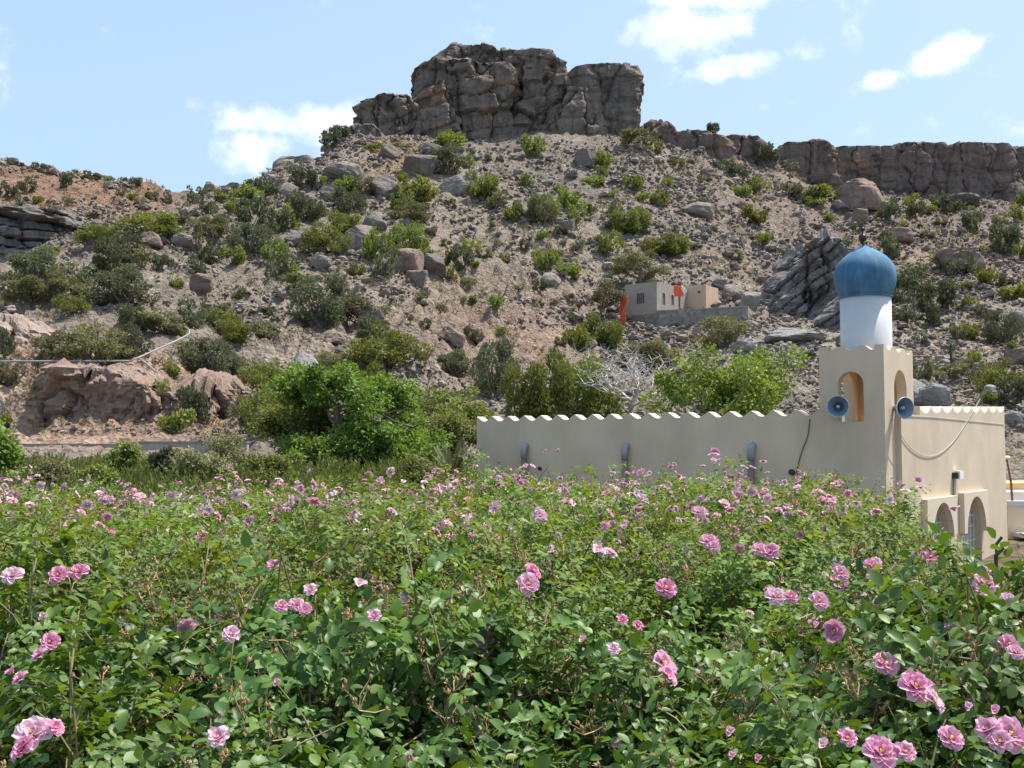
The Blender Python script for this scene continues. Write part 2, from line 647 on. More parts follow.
M['petal'] = mat_petal()
M['stamen'] = mat_plain('stamen', (0.75, 0.5, 0.08), 0.7)
M['soil'] = mat_plain('garden_soil', (0.16, 0.115, 0.08), 0.95, var=0.4, scale=2.0, bump=0.5, coords='Object')
M['plaster'] = mat_plain('cream_plaster', (0.62, 0.505, 0.365), 0.88, var=0.08, scale=0.9, bump=0.15,
                         dirt=((0.36, 0.3, 0.215), (0.9, 0.9, 0.3), 0.45, 0.8, 0.42))
M['coping'] = mat_plain('cream_coping', (0.68, 0.57, 0.43), 0.8, var=0.06, scale=3)
M['niche'] = mat_plain('ochre_plaster', (0.62, 0.42, 0.25), 0.85, var=0.08, scale=2)
M['white'] = mat_plain('white_paint', (0.56, 0.565, 0.565), 0.6, var=0.05, scale=3, bump=0.05, dirt=((0.5, 0.5, 0.48), (4, 4, 0.8), 0.55, 0.8, 0.3))
M['blue'] = mat_plain('blue_dome_paint', (0.05, 0.15, 0.26), 0.85, var=0.22, scale=2.6, bump=0.15, dirt=((0.15, 0.28, 0.37), (4, 4, 0.9), 0.48, 0.72, 0.5))
M['brass'] = mat_plain('tarnished_brass', (0.06, 0.04, 0.028), 0.5, 0.6, var=0.3, scale=12)
M['horn'] = mat_plain('grey_blue_horn', (0.17, 0.24, 0.33), 0.45, 0.1, var=0.12, scale=8)
M['horn_rim'] = mat_plain('horn_rim', (0.5, 0.53, 0.55), 0.5, 0.1, var=0.1, scale=8)
M['metal'] = mat_plain('galvanised', (0.42, 0.43, 0.45), 0.5, 0.5, var=0.2, scale=6)
M['pipe_dull'] = mat_plain('dull_grey_pipe', (0.26, 0.26, 0.26), 0.7, 0.0, var=0.3, scale=1.5)
M['pipe_brown'] = mat_plain('brown_pipe', (0.2, 0.165, 0.125), 0.6, var=0.25, scale=5)
M['pipe_grey'] = mat_plain('grey_elbow', (0.29, 0.31, 0.33), 0.5, var=0.1, scale=6)
M['grille'] = mat_plain('white_grille', (0.75, 0.75, 0.76), 0.5, var=0.05)
M['glass'] = mat_plain('reflection_toned_glass', (0.42, 0.41, 0.44), 0.25, var=0.1)  # pale lavender base colour paints a bright reflection into the panes
M['darkglass'] = mat_plain('dark_window', (0.05, 0.05, 0.055), 0.3, var=0.1)
M['iron'] = mat_plain('dark_iron', (0.05, 0.042, 0.04), 0.7, 0.2, var=0.3, scale=10)
M['cable'] = mat_plain('pale_cable', (0.45, 0.43, 0.4), 0.6, var=0.1)
M['cable_dark'] = mat_plain('dark_cable', (0.12, 0.11, 0.1), 0.6, var=0.1)
M['concrete'] = mat_plain('concrete', (0.36, 0.33, 0.29), 0.9, var=0.2, scale=0.8, bump=0.3)
M['house'] = mat_plain('grey_render', (0.33, 0.29, 0.24), 0.9, var=0.14, scale=0.6, bump=0.2)
M['house_peach'] = mat_plain('peach_render', (0.58, 0.40, 0.275), 0.9, var=0.08, scale=0.6)
M['peach'] = mat_plain('peach_wall_paint', (0.72, 0.56, 0.40), 0.85, var=0.05, scale=0.8)
M['orange_trim'] = mat_plain('orange_trim_paint', (0.72, 0.42, 0.2), 0.8, var=0.08)
M['cloth'] = mat_plain('orange_cloth', (0.80, 0.13, 0.055), 0.8, var=0.12, scale=2)
M['cloth_white'] = mat_plain('white_cloth', (0.78, 0.72, 0.68), 0.8, var=0.06, scale=2)
M['rust'] = mat_plain('rusty_pole', (0.25, 0.09, 0.06), 0.8, var=0.25)
M['lamp'] = mat_plain('white_plastic', (0.8, 0.8, 0.8), 0.5, var=0.03)


def mat_blockwall():
    m, nt, b, o = newmat('block_wall')
    B = NB(nt)
    tc = nt.nodes.new('ShaderNodeTexCoord').outputs['Object']
    v = B.vor(tc, 2.6)
    s = nt.nodes.new('ShaderNodeSeparateColor'); B.link(v.outputs['Color'], s.inputs[0])
    c = B.ramp(s.outputs[0], [(0, (0.13, 0.115, 0.105)), (0.6, (0.235, 0.21, 0.185)), (1, (0.33, 0.30, 0.265))])
    c = B.mix(0.4, c, (0.24, 0.215, 0.19))
    B.link(c, b.inputs['Base Color'])
    b.inputs['Roughness'].default_value = 0.95
    B.bump(v.outputs['Distance'], b, 0.7, 0.15)
    return m


M['blockwall'] = mat_blockwall()

# ------------------------------------------------------------------ hillside terrain
# for bearings (given as picture columns): list of (distance, picture row) or (distance, 'z', height)
CTRL = {
    -300: [(12, 'z', 0), (20, 'z', .3), (30, 478), (45, 462), (51, 441), (55, 437), (57, 430), (62, 372), (72, 312), (84, 280), (105, 258), (111, 215), (120, 200), (160, 160), (190, 172), (700, 'z', 60)],
    0: [(12, 'z', 0), (20, 'z', .3), (30, 480), (45, 465), (51, 446), (55, 441), (57, 431), (62, 367), (72, 315), (84, 290), (104, 262), (110, 218), (118, 200), (160, 164), (200, 'z', 45), (700, 'z', 50)],
    60: [(12, 'z', 0), (20, 'z', .3), (30, 480), (45, 465), (51, 446), (55, 441), (57, 431), (62, 362), (74, 312), (84, 284), (101, 258), (109, 222), (118, 205), (163, 171), (200, 'z', 45), (700, 'z', 48)],
    120: [(12, 'z', 0), (20, 'z', .3), (30, 480), (45, 465), (51, 446), (55, 441), (57, 431), (63, 366), (74, 318), (85, 285), (100, 250), (114, 217), (165, 181), (200, 'z', 43), (700, 'z', 44)],
    175: [(12, 'z', 0), (20, 'z', .3), (30, 480), (45, 466), (51, 443), (55, 439), (57, 431), (63, 376), (75, 325), (86, 290), (100, 258), (118, 222), (156, 195), (200, 'z', 40), (700, 'z', 40)],
    225: [(12, 'z', 0), (20, 'z', .3), (30, 482), (44, 466), (52, 445), (56, 438), (60, 415), (66, 385), (78, 330), (90, 295), (105, 258), (128, 218), (152, 190), (200, 'z', 38), (700, 'z', 38)],
    280: [(12, 'z', 0), (20, 'z', .3), (30, 480), (44, 464), (54, 436), (61, 402), (68, 372), (80, 328), (92, 296), (110, 254), (135, 206), (158, 165), (170, 'z', 43), (200, 'z', 41), (700, 'z', 38)],
    340: [(12, 'z', 0), (20, 'z', .2), (30, 478), (44, 460), (54, 432), (64, 396), (76, 350), (92, 302), (112, 256), (138, 204), (162, 158), (174, 142), (190, 'z', 50), (230, 'z', 46), (700, 'z', 40)],
    400: [(12, 'z', 0), (18, 'z', -.1), (30, 478), (44, 456), (54, 430), (66, 392), (84, 338), (103, 284), (127, 230), (154, 178), (176, 142), (186, 128), (210, 'z', 57), (700, 'z', 40)],
    480: [(12, 'z', 0), (17, 'z', -1.0), (30, 'z', -.6), (44, 452), (57, 428), (72, 398), (100, 338), (114, 290), (137, 234), (160, 182), (180, 144), (190, 132), (215, 'z', 58), (700, 'z', 42)],
    560: [(12, 'z', 0), (17, 'z', -1.8), (36, 'z', -1.6), (44, 454), (57, 426), (72, 397), (100, 342), (114, 298), (137, 240), (160, 185), (180, 142), (190, 132), (215, 'z', 58), (700, 'z', 44)],
    630: [(12, 'z', 0), (17, 'z', -2), (40, 'z', -1.5), (56, 430), (70, 404), (88, 372), (108, 336), (113, 330), (121, 292), (140, 238), (162, 186), (182, 140), (190, 128), (215, 'z', 58), (700, 'z', 46)],
    700: [(12, 'z', 0), (17, 'z', -2), (40, 'z', -1.5), (58, 426), (74, 396), (94, 362), (108, 336), (114, 328), (122, 296), (144, 244), (172, 192), (192, 160), (204, 136), (215, 130), (240, 'z', 62), (700, 'z', 50)],
    760: [(12, 'z', 0), (17, 'z', -2), (40, 'z', -1.5), (58, 424), (74, 390), (92, 356), (104, 338), (120, 312), (142, 270), (168, 222), (194, 184), (212, 162), (230, 'z', 60), (700, 'z', 55)],
    850: [(12, 'z', 0), (17, 'z', -2), (40, 'z', -1.5), (60, 414), (76, 386), (92, 360), (112, 330), (138, 284), (166, 240), (192, 212), (215, 200), (232, 190), (262, 'z', 64), (700, 'z', 60)],
    950: [(12, 'z', 0), (17, 'z', -2.2), (40, 'z', -1.2), (60, 414), (76, 388), (92, 363), (112, 332), (140, 284), (170, 241), (198, 217), (225, 206), (240, 195), (264, 'z', 64), (700, 'z', 60)],
    1030: [(12, 'z', 0), (17, 'z', -2.2), (40, 'z', -1.2), (60, 416), (76, 390), (92, 366), (112, 334), (140, 286), (170, 244), (198, 220), (225, 207), (240, 195), (264, 'z', 64), (700, 'z', 60)],
    1400: [(12, 'z', 0), (17, 'z', -2.2), (40, 'z', -1.2), (60, 416), (76, 390), (92, 366), (112, 334), (140, 286), (170, 244), (198, 220), (225, 207), (240, 195), (264, 'z', 64), (700, 'z', 60)],
}
Dfine = np.arange(8, 720, 0.25)
ckeys = sorted(CTRL)
prof = []
for k in ckeys:
    dd, zz = [], []
    for e in CTRL[k]:
        dd.append(e[0])
        zz.append(e[2] if len(e) == 3 else EYE + tv(e[1]) * e[0])
    z = np.interp(Dfine, dd, zz)
    g = np.exp(-0.5 * (np.arange(-20, 21) * 0.25 / 1.3) ** 2)
    g /= g.sum()
    z = np.convolve(np.pad(z, 20, 'edge'), g, 'valid')
    prof.append(z)
prof = np.array(prof)
PXC = np.concatenate([np.arange(-1300, -180, 40), np.arange(-180, 1200, 2.1), np.arange(1200, 2300, 40)])
DR = np.concatenate([np.arange(12.2, 50, 0.34), np.arange(50, 66, 0.16), np.arange(66, 245, 0.34), np.arange(245, 700, 14)])


def base_z(px, d):
    """px, d arrays of equal shape (flat)"""
    px = np.clip(px, ckeys[0], ckeys[-1])
    j = np.clip(np.searchsorted(ckeys, px) - 1, 0, len(ckeys) - 2)
    k0 = np.array(ckeys)[j]
    k1 = np.array(ckeys)[j + 1]
    t = (px - k0) / (k1 - k0)
    t = t * t * (3 - 2 * t) * 0.5 + t * 0.5
    fi = np.clip((d - Dfine[0]) / 0.25, 0, len(Dfine) - 1.001)
    i0 = fi.astype(int)
    fr = fi - i0
    za = prof[j, i0] * (1 - fr) + prof[j, i0 + 1] * fr
    zb = prof[j + 1, i0] * (1 - fr) + prof[j + 1, i0 + 1] * fr
    return za * (1 - t) + zb * t


def relief(x, y, z, px):
    """rock and gully relief added to the base slope"""
    p = np.stack([x, y, z], 1)
    d = y
    amp = np.clip((d - 38) / 25, 0, 1)
    hi = np.clip((d - 75) / 40, 0, 1)
    g = 1.1 * fbm(p * 0.055, 3) * hi
    r = fbm(p * np.array([0.33, 0.33, 0.33]), 4, 0.55)
    rr = 0.55 * (np.abs(r) * 1.6 - 0.35)
    f1, f2, cid = worley(p * np.array([0.62, 0.62, 0.8]) + 0.35 * r[:, None])
    blk = (_g[cid % 512][:, 0] * 0.5 + 0.5) * np.clip((f2 - f1) * 4, 0, 1)
    m = np.clip(fbm(p * 0.05 + 9, 2) * 1.3 + 0.55, 0.15, 1)
    out = g + amp * (0.75 * rr + 1.0 * blk * m)
    # rugged cut bank on the left
    cut = np.clip((d - 55) / 2, 0, 1) * np.clip((68 - d) / 6, 0, 1) * np.clip((285 - px) / 40, 0, 1)
    out += cut * (1.3 * np.abs(fbm(p * 0.28 + 5, 4, 0.6)) - 0.6 + 0.5 * blk)
    # dipping beds that crop out in the middle of the slope
    q = (z * 0.78 - x * 0.52) / 1.9 + 0.35 * fbm(p * 0.15, 2)
    saw = q - np.floor(q)
    bed = np.clip(1 - np.abs(px - 520) / 130, 0, 1) * np.clip((d - 84) / 12, 0, 1) * np.clip((132 - d) / 14, 0, 1)
    out += bed * 2.1 * (np.where(saw < 0.8, saw / 0.8, (1 - saw) / 0.2) - 0.4)
    return out


gx, gd = np.meshgrid(PXC, DR)
shape = gx.shape
gx, gd = gx.ravel(), gd.ravel()
X0 = (gx - 512) / F * gd
Z0 = base_z(gx, gd)
ZT = Z0 + relief(X0, gd, Z0, gx) * np.clip((gd - 14) / 10, 0.0, 1)
nr, nc = shape


def gauss2(px, d, cpx, d1, d2, rpx):
    dm, dr = (d1 + d2) / 2, abs(d2 - d1) / 2 + 0.1
    return np.exp(-((px - cpx) / rpx) ** 2 - ((d - dm) / dr) ** 2)


P3 = np.stack([X0, gd, ZT], 1)
wob = fbm(P3 * 0.06 + 3, 3)
gxw = gx + wob * 26
gdw = gd + wob * 7
tint = np.tile(np.array([0.318, 0.284, 0.25]), (len(gx), 1))


def paint(w, c):
    global tint
    w = np.clip(w, 0, 1)[:, None]
    tint = tint * (1 - w) + np.array(c) * w


sm = lambda a, b, x: np.clip((x - a) / (b - a), 0, 1)
paint(sm(48, 34, gdw), (0.20, 0.165, 0.115))                                        # low weedy ground
paint(sm(210, 150, gxw) * sm(112, 120, gdw), (0.33, 0.215, 0.16))                  # red brown left hill
paint(sm(270, 215, gxw) * sm(50, 54, gdw) * sm(72, 66, gdw), (0.47, 0.345, 0.275))  # pink cut bank
paint(0.7 * sm(60, -10, gxw) * sm(50, 54, gdw) * sm(66, 60, gdw), (0.56, 0.47, 0.40))
paint(gauss2(gxw, gdw, 330, 58, 72, 50) * 0.8, (0.44, 0.31, 0.235))
paint(gauss2(gxw, gdw, 520, 76, 118, 105), (0.36, 0.272, 0.23))                   # pinkish dipping beds
paint(gauss2(gxw, gdw, 400, 160, 180, 22), (0.47, 0.33, 0.19))                      # orange soil patches
paint(gauss2(gxw, gdw, 905, 150, 178, 62) * 0.75, (0.42, 0.29, 0.18))
paint(gauss2(gxw, gdw, 985, 150, 176, 40) * 0.85, (0.46, 0.31, 0.185))
paint(gauss2(gxw, gdw, 500, 118, 150, 90) * 0.7, (0.36, 0.315, 0.262))              # fine gravel
paint(gauss2(gxw, gdw, 785, 84, 108, 50), (0.46, 0.44, 0.42))                       # pale rock beside the house
paint(gauss2(gxw, gdw, 945, 92, 120, 55) * 0.7, (0.42, 0.365, 0.315))
paint(sm(640, 700, gxw) * sm(120, 170, gdw) * 0.7, (0.295, 0.235, 0.205))
idx = np.arange(nr * nc).reshape(nr, nc)
quads = np.stack([idx[:-1, :-1], idx[:-1, 1:], idx[1:, 1:], idx[1:, :-1]], -1).reshape(-1, 4)
me = mesh('hillside', P3, quads, None, {'tint': tint}, True, [M['terrain']])
link('hillside', me, kind='structure')

# visible-surface lookup: picture point -> point on the hillside
ZG = ZT.reshape(nr, nc)
PYG = np.empty((nr, nc))
for r in range(nr):
    t = (ZG[r] - EYE) / DR[r]
    v = (t * CP - SP) / (CP + t * SP)
    PYG[r] = 384 - F * v
VIS = np.minimum.accumulate(PYG, axis=0)


def ground(px, py, dmin=0):
    t = tu(px, py)
    c = 512 + F * t
    j = int(np.clip(np.searchsorted(PXC, c), 1, nc - 1))
    if c - PXC[j - 1] < PXC[j] - c:
        j -= 1
    col = VIS[:, j].copy()
    r = int(np.argmax((col <= py) & (DR >= dmin)))
    if not (col[r] <= py):
        r = int(np.argmin(col))
    d = DR[r]
    return Vector((t * d, d, ZG[r, j]))


def ground_xy(x, y):
    c = 512 + F * x / y
    r = np.clip(np.searchsorted(DR, y), 0, nr - 1)
    j = np.clip(np.searchsorted(PXC, c), 0, nc - 1)
    return ZG[r, j]


# flat rose terrace that the photographer stands on
mb = MB()
mb.add([(-90, -40, -0.04), (90, -40, -0.04), (90, 12.6, -0.04), (-90, 12.6, -0.04)], [(0, 1, 2, 3)])
mb.build('ground', M['soil'], kind='structure')

# ------------------------------------------------------------------ cliffs and outcrops


def rock_block(name, rows, d, th, seed, mat=None, bed=0.5, bedf=0.5, crack=1.0, rough=0.6, res=0.42, tilt=0.0, dip=0.0,
               sq=5.5, down=4.0, dome=0.1, gap=0.35, nod=0.0, cf=1.0):
    """solid rock tower from silhouette rows (py, px_left, px_right), front face at distance d, depth 2*th"""
    rows = sorted(rows, key=lambda r: -r[0])
    zc = np.array([EYE + tv(r[0]) * d for r in rows])
    xl = np.array([tu(r[1], r[0]) * (d + th * 0.8) for r in rows])
    xr = np.array([tu(r[2], r[0]) * (d + th * 0.8) for r in rows])
    z0, z1 = zc[0] - down, zc[-1]
    nz = max(8, int((z1 - z0) / res))
    zs = np.linspace(z0, z1, nz)
    L, R = np.interp(zs, zc, xl), np.interp(zs, zc, xr)
    wid = (R - L).max()
    nth = int(np.clip((wid * 2 + th * 4) / res, 24, 420))
    a = np.linspace(0, 2 * np.pi, 1600)
    ex, ey = np.sign(np.cos(a)) * np.abs(np.cos(a)) ** (2 / sq), np.sign(np.sin(a)) * np.abs(np.sin(a)) ** (2 / sq)
    seg = np.hypot(np.diff(ex) * wid / 2, np.diff(ey) * th)
    s = np.concatenate([[0], np.cumsum(seg)])
    t = np.linspace(0, s[-1], nth, endpoint=False)
    ex, ey = np.interp(t, s, ex), np.interp(t, s, ey)
    V, rad, capw = [], [], []
    for i in range(nz):
        cx, hw = (L[i] + R[i]) / 2, (R[i] - L[i]) / 2
        V.append(np.stack([cx + hw * ex, d + th + th * ey, np.full(nth, zs[i])], 1))
        rad.append(np.stack([ex * 0.8, ey, np.zeros(nth)], 1))
        capw.append(np.ones(nth))
    ncap = max(6, int(min(wid / 2, th) / (res * 1.4)))
    for k in range(1, ncap + 1):
        f = 1 - k / ncap
        f = max(f, 0.02)
        cx, hw = (L[-1] + R[-1]) / 2, (R[-1] - L[-1]) / 2
        V.append(np.stack([cx + hw * ex * f, d + th + th * ey * f, np.full(nth, z1 + dome * th * (1 - f * f))], 1))
        rad.append(np.stack([ex * 0.2, ey * 0.2, np.ones(nth)], 1))
        capw.append(np.full(nth, f * 0.3))
    V, N, W = np.concatenate(V), np.concatenate(rad), np.concatenate(capw)
    N /= np.linalg.norm(N, axis=1)[:, None] + 1e-9
    S = seed * 13.7
    q = V[:, 2] * math.cos(tilt) + V[:, 0] * math.sin(tilt) + V[:, 1] * dip
    big = fbm(V * 0.11 + S, 3)
    q = q * bedf + 0.5 * big
    qi = np.floor(q)
    fr = q - qi
    h0 = np.sin(qi * 12.9898 + S) * 43758.5453
    h0 = h0 - np.floor(h0)
    h1 = np.sin((qi + 1) * 12.9898 + S) * 43758.5453
    h1 = h1 - np.floor(h1)
    e = np.clip((fr - 0.82) / 0.18, 0, 1)
    step = h0 * (1 - e) + h1 * e - 0.5 - gap * np.exp(-((fr - 0.9) / 0.06) ** 2)
    f1, f2, cid = worley(V * np.array([0.2, 0.2, 0.075]) * cf + 0.35 * fbm(V * 0.3 + S, 2)[:, None] * 0.5 + S)
    ck = np.exp(-((f2 - f1) / 0.055) ** 2)
    blk = _g[cid % 512][:, 1]
    g1, g2, cid2 = worley(V * np.array([0.55, 0.55, 0.4]) * cf + S)
    disp = bed * step * W + crack * (1.0 * blk - 0.9 * ck) * (0.6 + 0.4 * W) + rough * (0.55 * big + 0.4 * fbm(V * 0.5 + S, 4, 0.6)) \
        + 0.5 * rough * _g[cid2 % 512][:, 2] * np.clip((g2 - g1) * 8, 0, 1)
    if nod:
        nn = fbm(V * 0.42 + S, 5, 0.58)
        disp += nod * (0.6 * nn + 0.22 * fbm(V * 1.5 + S, 3, 0.6)) * np.where(W > 0.9, 1.0, 0.25)
    V = V + N * disp[:, None]
    n = len(V) // nth
    idx = np.arange(n * nth).reshape(n, nth)
    q4 = np.stack([idx[:-1], np.roll(idx, -1, 1)[:-1], np.roll(idx, -1, 1)[1:], idx[1:]], -1).reshape(-1, 4)
    return V, q4


def rock_thing(name, blocks, mat, label, cat, group=None):
    mb = MB()
    for b in blocks:
        mb.add(*rock_block(name, **b))
    V, q, t = mb.arrays()
    c = V.mean(0)
    V = V - c
    o = link(name, mesh(name, V, q, None, None, False, [mat]), None, label, cat, group)
    o.location = c
    return o


rock_thing('rock_outcrop', [
    dict(rows=[(150, 396, 462), (132, 394, 462), (115, 396, 458), (100, 405, 452), (86, 430, 447), (81, 436, 446)], d=181, th=5, seed=1, cf=.62, bed=0.9, bedf=0.5, rough=0.7, tilt=-0.35, res=.32),
    dict(rows=[(152, 440, 526), (140, 436, 524), (118, 424, 522), (92, 411, 520), (84, 414, 520), (66, 413, 520), (60, 420, 518)], d=184, th=12, seed=2, cf=.62, bed=1.2, bedf=0.3, crack=1.0, rough=0.9, tilt=-0.3, res=.32, gap=.6),
    dict(rows=[(70, 416, 500), (60, 426, 504), (52, 438, 504), (46, 446, 498), (44, 450, 490)], d=186, th=9, seed=32, bed=1.0, bedf=0.5, crack=0.8, rough=0.9, tilt=-0.2, res=.32, down=2),
    dict(rows=[(72, 484, 526), (58, 488, 524), (51, 492, 518)], d=188, th=9, seed=33, bed=0.9, bedf=0.5, crack=0.8, rough=0.8, res=.32, down=2),
    dict(rows=[(146, 504, 568), (134, 503, 564), (110, 504, 560), (80, 505, 562), (60, 505, 560), (54, 506, 556), (51, 510, 550)], d=187, th=12, seed=3, cf=.62, bed=1.1, bedf=0.42, crack=1.2, rough=0.9, tilt=0.1, res=.32, gap=.5),
    dict(rows=[(150, 612, 626), (138, 590, 632), (126, 572, 634), (110, 566, 638), (90, 564, 642), (75, 566, 641), (67, 570, 638), (63, 586, 634)], d=187, th=9, seed=4, cf=.62, bed=0.7, bedf=0.35, crack=0.9, rough=0.9, res=.32),
    dict(rows=[(140, 545, 606), (120, 552, 600), (96, 560, 594), (86, 566, 590)], d=185, th=5, seed=5, bed=0.6, bedf=0.6, rough=0.6, res=.32),
], M['cliff'], 'massive dark brown rock crag crowning the summit of the hill', 'rock outcrop')
rock_thing('rock_outcrop', [
    dict(rows=[(124, 366, 420), (112, 356, 420), (103, 352, 420), (97, 362, 418), (92, 378, 414)], d=179, th=6, seed=6, bed=0.9, bedf=0.6, rough=1.0, res=.3, tilt=-.3),
], M['cliff'], 'small dark crag overhanging to the left beside the summit crag', 'rock outcrop')
rock_thing('rock_outcrop', [
    dict(rows=[(156, 334, 396), (144, 336, 394), (132, 342, 388), (124, 352, 378)], d=172, th=4.5, seed=7, bed=0.6, bedf=0.6, rough=1.0, res=.3),
], M['cliff'], 'rounded dark rock mass below the small overhanging crag', 'rock outcrop')
rock_thing('rock_outcrop', [
    dict(rows=[(182, 279, 318), (172, 278, 318), (160, 278, 316), (155, 281, 314)], d=160, th=3.5, seed=8, bed=0.4, bedf=0.9, rough=0.35, crack=0.5),
], M['boulder'], 'flat-topped grey rock ledge breaking the left skyline of the hill', 'rock outcrop')
rock_thing('rock_outcrop', [
    dict(rows=[(198, 206, 228), (188, 206, 222), (181, 207, 216)], d=152, th=2.2, seed=9, bed=0.3, bedf=1, rough=0.3, crack=0.3),
    dict(rows=[(200, 216, 248), (190, 222, 246), (182, 230, 244)], d=151, th=2.2, seed=19, bed=0.3, bedf=1, rough=0.35, crack=0.3),
], M['boulder'], 'pair of pointed grey slabs at the low end of the skyline', 'rock outcrop')
# layered ledges on the far left
rock_thing('rock_ledge', [
    dict(rows=[(268, -160, 96), (258, -160, 84), (248, -160, 78), (238, -160, 74), (226, -160, 72), (214, -160, 62), (206, -160, 40)], d=104, th=6, seed=10, bed=2.0, bedf=0.95, crack=0.7, rough=0.6, res=0.17, tilt=0.1, dome=0.15, gap=1.0, nod=.5),
    dict(rows=[(250, 40, 112), (240, 42, 104), (230, 46, 96), (218, 50, 82), (210, 56, 72)], d=107, th=4, seed=11, bed=1.6, bedf=1.0, crack=0.6, rough=0.5, res=0.17, tilt=0.25, dome=0.15, gap=1.0, nod=.5),
], M['ledge'], 'banded grey rock ledges with dark gaps on the far left slope', 'rock ledge')
# tilted grey slab right of the stone house


def slab_outcrop():
    mb = MB()
    V, q = rock_block('x', rows=[(345, 772, 848), (325, 764, 850), (305, 760, 850), (285, 764, 850), (265, 776, 846), (248, 796, 838), (238, 806, 832)], d=113, th=7, seed=12,
                      bed=1.3, bedf=0.95, crack=1.1, rough=1.1, res=0.2, tilt=-0.62, gap=.7, nod=.5)
    mb.add(V, q)
    V, q = rock_block('x', rows=[(352, 780, 850), (338, 790, 850), (322, 806, 850), (304, 826, 850), (292, 838, 848)], d=108, th=4, seed=13,
                      bed=1.0, bedf=1.3, crack=.8, rough=0.8, res=0.18, tilt=-0.65, gap=.6, nod=.4)
    mb.add(V, q)
    V, q, t = mb.arrays()
    c = V.mean(0)
    o = link('rock_outcrop', mesh('rock_outcrop', V - c, q, None, None, False, [M['slab']]), None,
             'tilted grey bedded slab between the house and the blue dome', 'rock outcrop')
    o.location = c


slab_outcrop()
rock_thing('rock_bank', [
    dict(rows=[(445, 58, 176), (430, 54, 178), (412, 48, 176), (396, 42, 172), (382, 44, 168), (374, 50, 164), (368, 56, 156)], d=57.6, th=5, seed=61, bed=0.25, bedf=0.7, crack=0.5, rough=0.5, res=.14, tilt=.3, sq=2.8, dome=.12, nod=1.2),
    dict(rows=[(445, 120, 190), (425, 120, 190), (406, 122, 188), (392, 124, 184), (384, 126, 176)], d=57.2, th=4, seed=62, bed=0.2, bedf=0.8, crack=0.5, rough=0.5, res=.14, tilt=.3, sq=2.8, dome=.25, nod=1.4),
], M['pink'], 'rugged pinkish brown rock face under the grey pipe with a deep shadow at its left', 'rock bank')
rock_thing('rock_bank', [
    dict(rows=[(445, 182, 240), (425, 184, 244), (408, 186, 244), (396, 190, 238), (388, 194, 232)], d=58, th=4.5, seed=63, bed=0.2, bedf=0.8, crack=0.6, rough=0.5, res=.14, tilt=-.5, sq=2.8, dome=.25, nod=1.3),
], M['pink'], 'crumbly pink rock face left of the green trees behind the concrete wall', 'rock bank')
rock_thing('rock_bank', [
    dict(rows=[(445, -60, 66), (425, -60, 60), (408, -60, 50), (396, -60, 42), (386, -60, 36)], d=58.0, th=5, seed=64, bed=0.2, bedf=0.5, crack=0.4, rough=0.4, res=.16, tilt=.5, sq=2.8, dome=.25, nod=.9),
    dict(rows=[(380, -60, 70), (350, -60, 62), (336, -60, 54), (326, -60, 44)], d=64, th=5, seed=65, bed=0.3, bedf=0.5, crack=0.5, rough=0.5, res=.16, tilt=.3, sq=2.8, dome=.3, nod=1.2),
], M['pinkpale'], 'pale washed out pink rock face at the left edge below the grey pipe', 'rock bank')
# cliff band along the right skyline
for rows, d, th, seed, lab in [
    ([(172, 640, 668), (150, 636, 668), (132, 640, 666), (126, 646, 662)], 196, 5, 21, 'broken low rocks on the skyline just right of the summit crag'),
    ([(178, 664, 740), (168, 666, 724), (154, 668, 722), (144, 672, 718), (134, 676, 700)], 196, 6, 22, 'brown rock buttress with shaded face right of the summit crag'),
    ([(176, 700, 772), (160, 704, 766), (150, 712, 758), (140, 722, 748)], 207, 6, 23, 'stepped rock rise between the brown buttress and the long cliff'),
    ([(200, 764, 830), (185, 770, 826), (165, 770, 824), (150, 776, 818), (145, 780, 812)], 222, 7, 24, 'dark cliff section with a leaning slab at the left end of the long cliff'),
    ([(208, 812, 892), (190, 816, 888), (170, 820, 886), (156, 824, 884), (150, 828, 880)], 230, 9, 25, 'red brown cliff face behind the big pink boulder'),
    ([(216, 876, 938), (200, 878, 934), (175, 882, 932), (152, 884, 931), (146, 888, 926)], 229, 9, 26, 'rounded reddish cliff block left of the widest cliff block'),
    ([(226, 926, 1016), (212, 928, 1014), (200, 930, 1010), (180, 931, 1002), (160, 932, 994), (150, 932, 992), (147, 938, 988)], 228, 10, 27, 'widest cliff block with a flared foot on the right skyline'),
    ([(222, 1000, 1120), (205, 1000, 1120), (180, 996, 1120), (152, 994, 1120), (149, 998, 1116)], 233, 10, 28, 'cliff block running out of the photo at the right'),
]:
    rows = [(py - 4.5 * (1 if py < 175 else 0), a - 6, b_ + 6) for py, a, b_ in rows]
    rock_thing('cliff_block', [dict(rows=rows, d=d, th=th + 3, seed=seed, bed=0.6, bedf=0.35, crack=0.7, rough=0.5, res=0.38, sq=7, gap=.5)], M['cliff_far'], lab, 'cliff', 'blocks of the cliff along the right skyline')

# ------------------------------------------------------------------ boulders


def ico(sub):
    import bmesh
    bm = bmesh.new()
    bmesh.ops.create_icosphere(bm, subdivisions=sub, radius=1)
    V = np.array([v.co[:] for v in bm.verts])
    T = np.array([[v.index for v in f.verts] for f in bm.faces])
    bm.free()
    return V, T


ICO1, ICO2, ICO4 = ico(1), ico(2), ico(4)


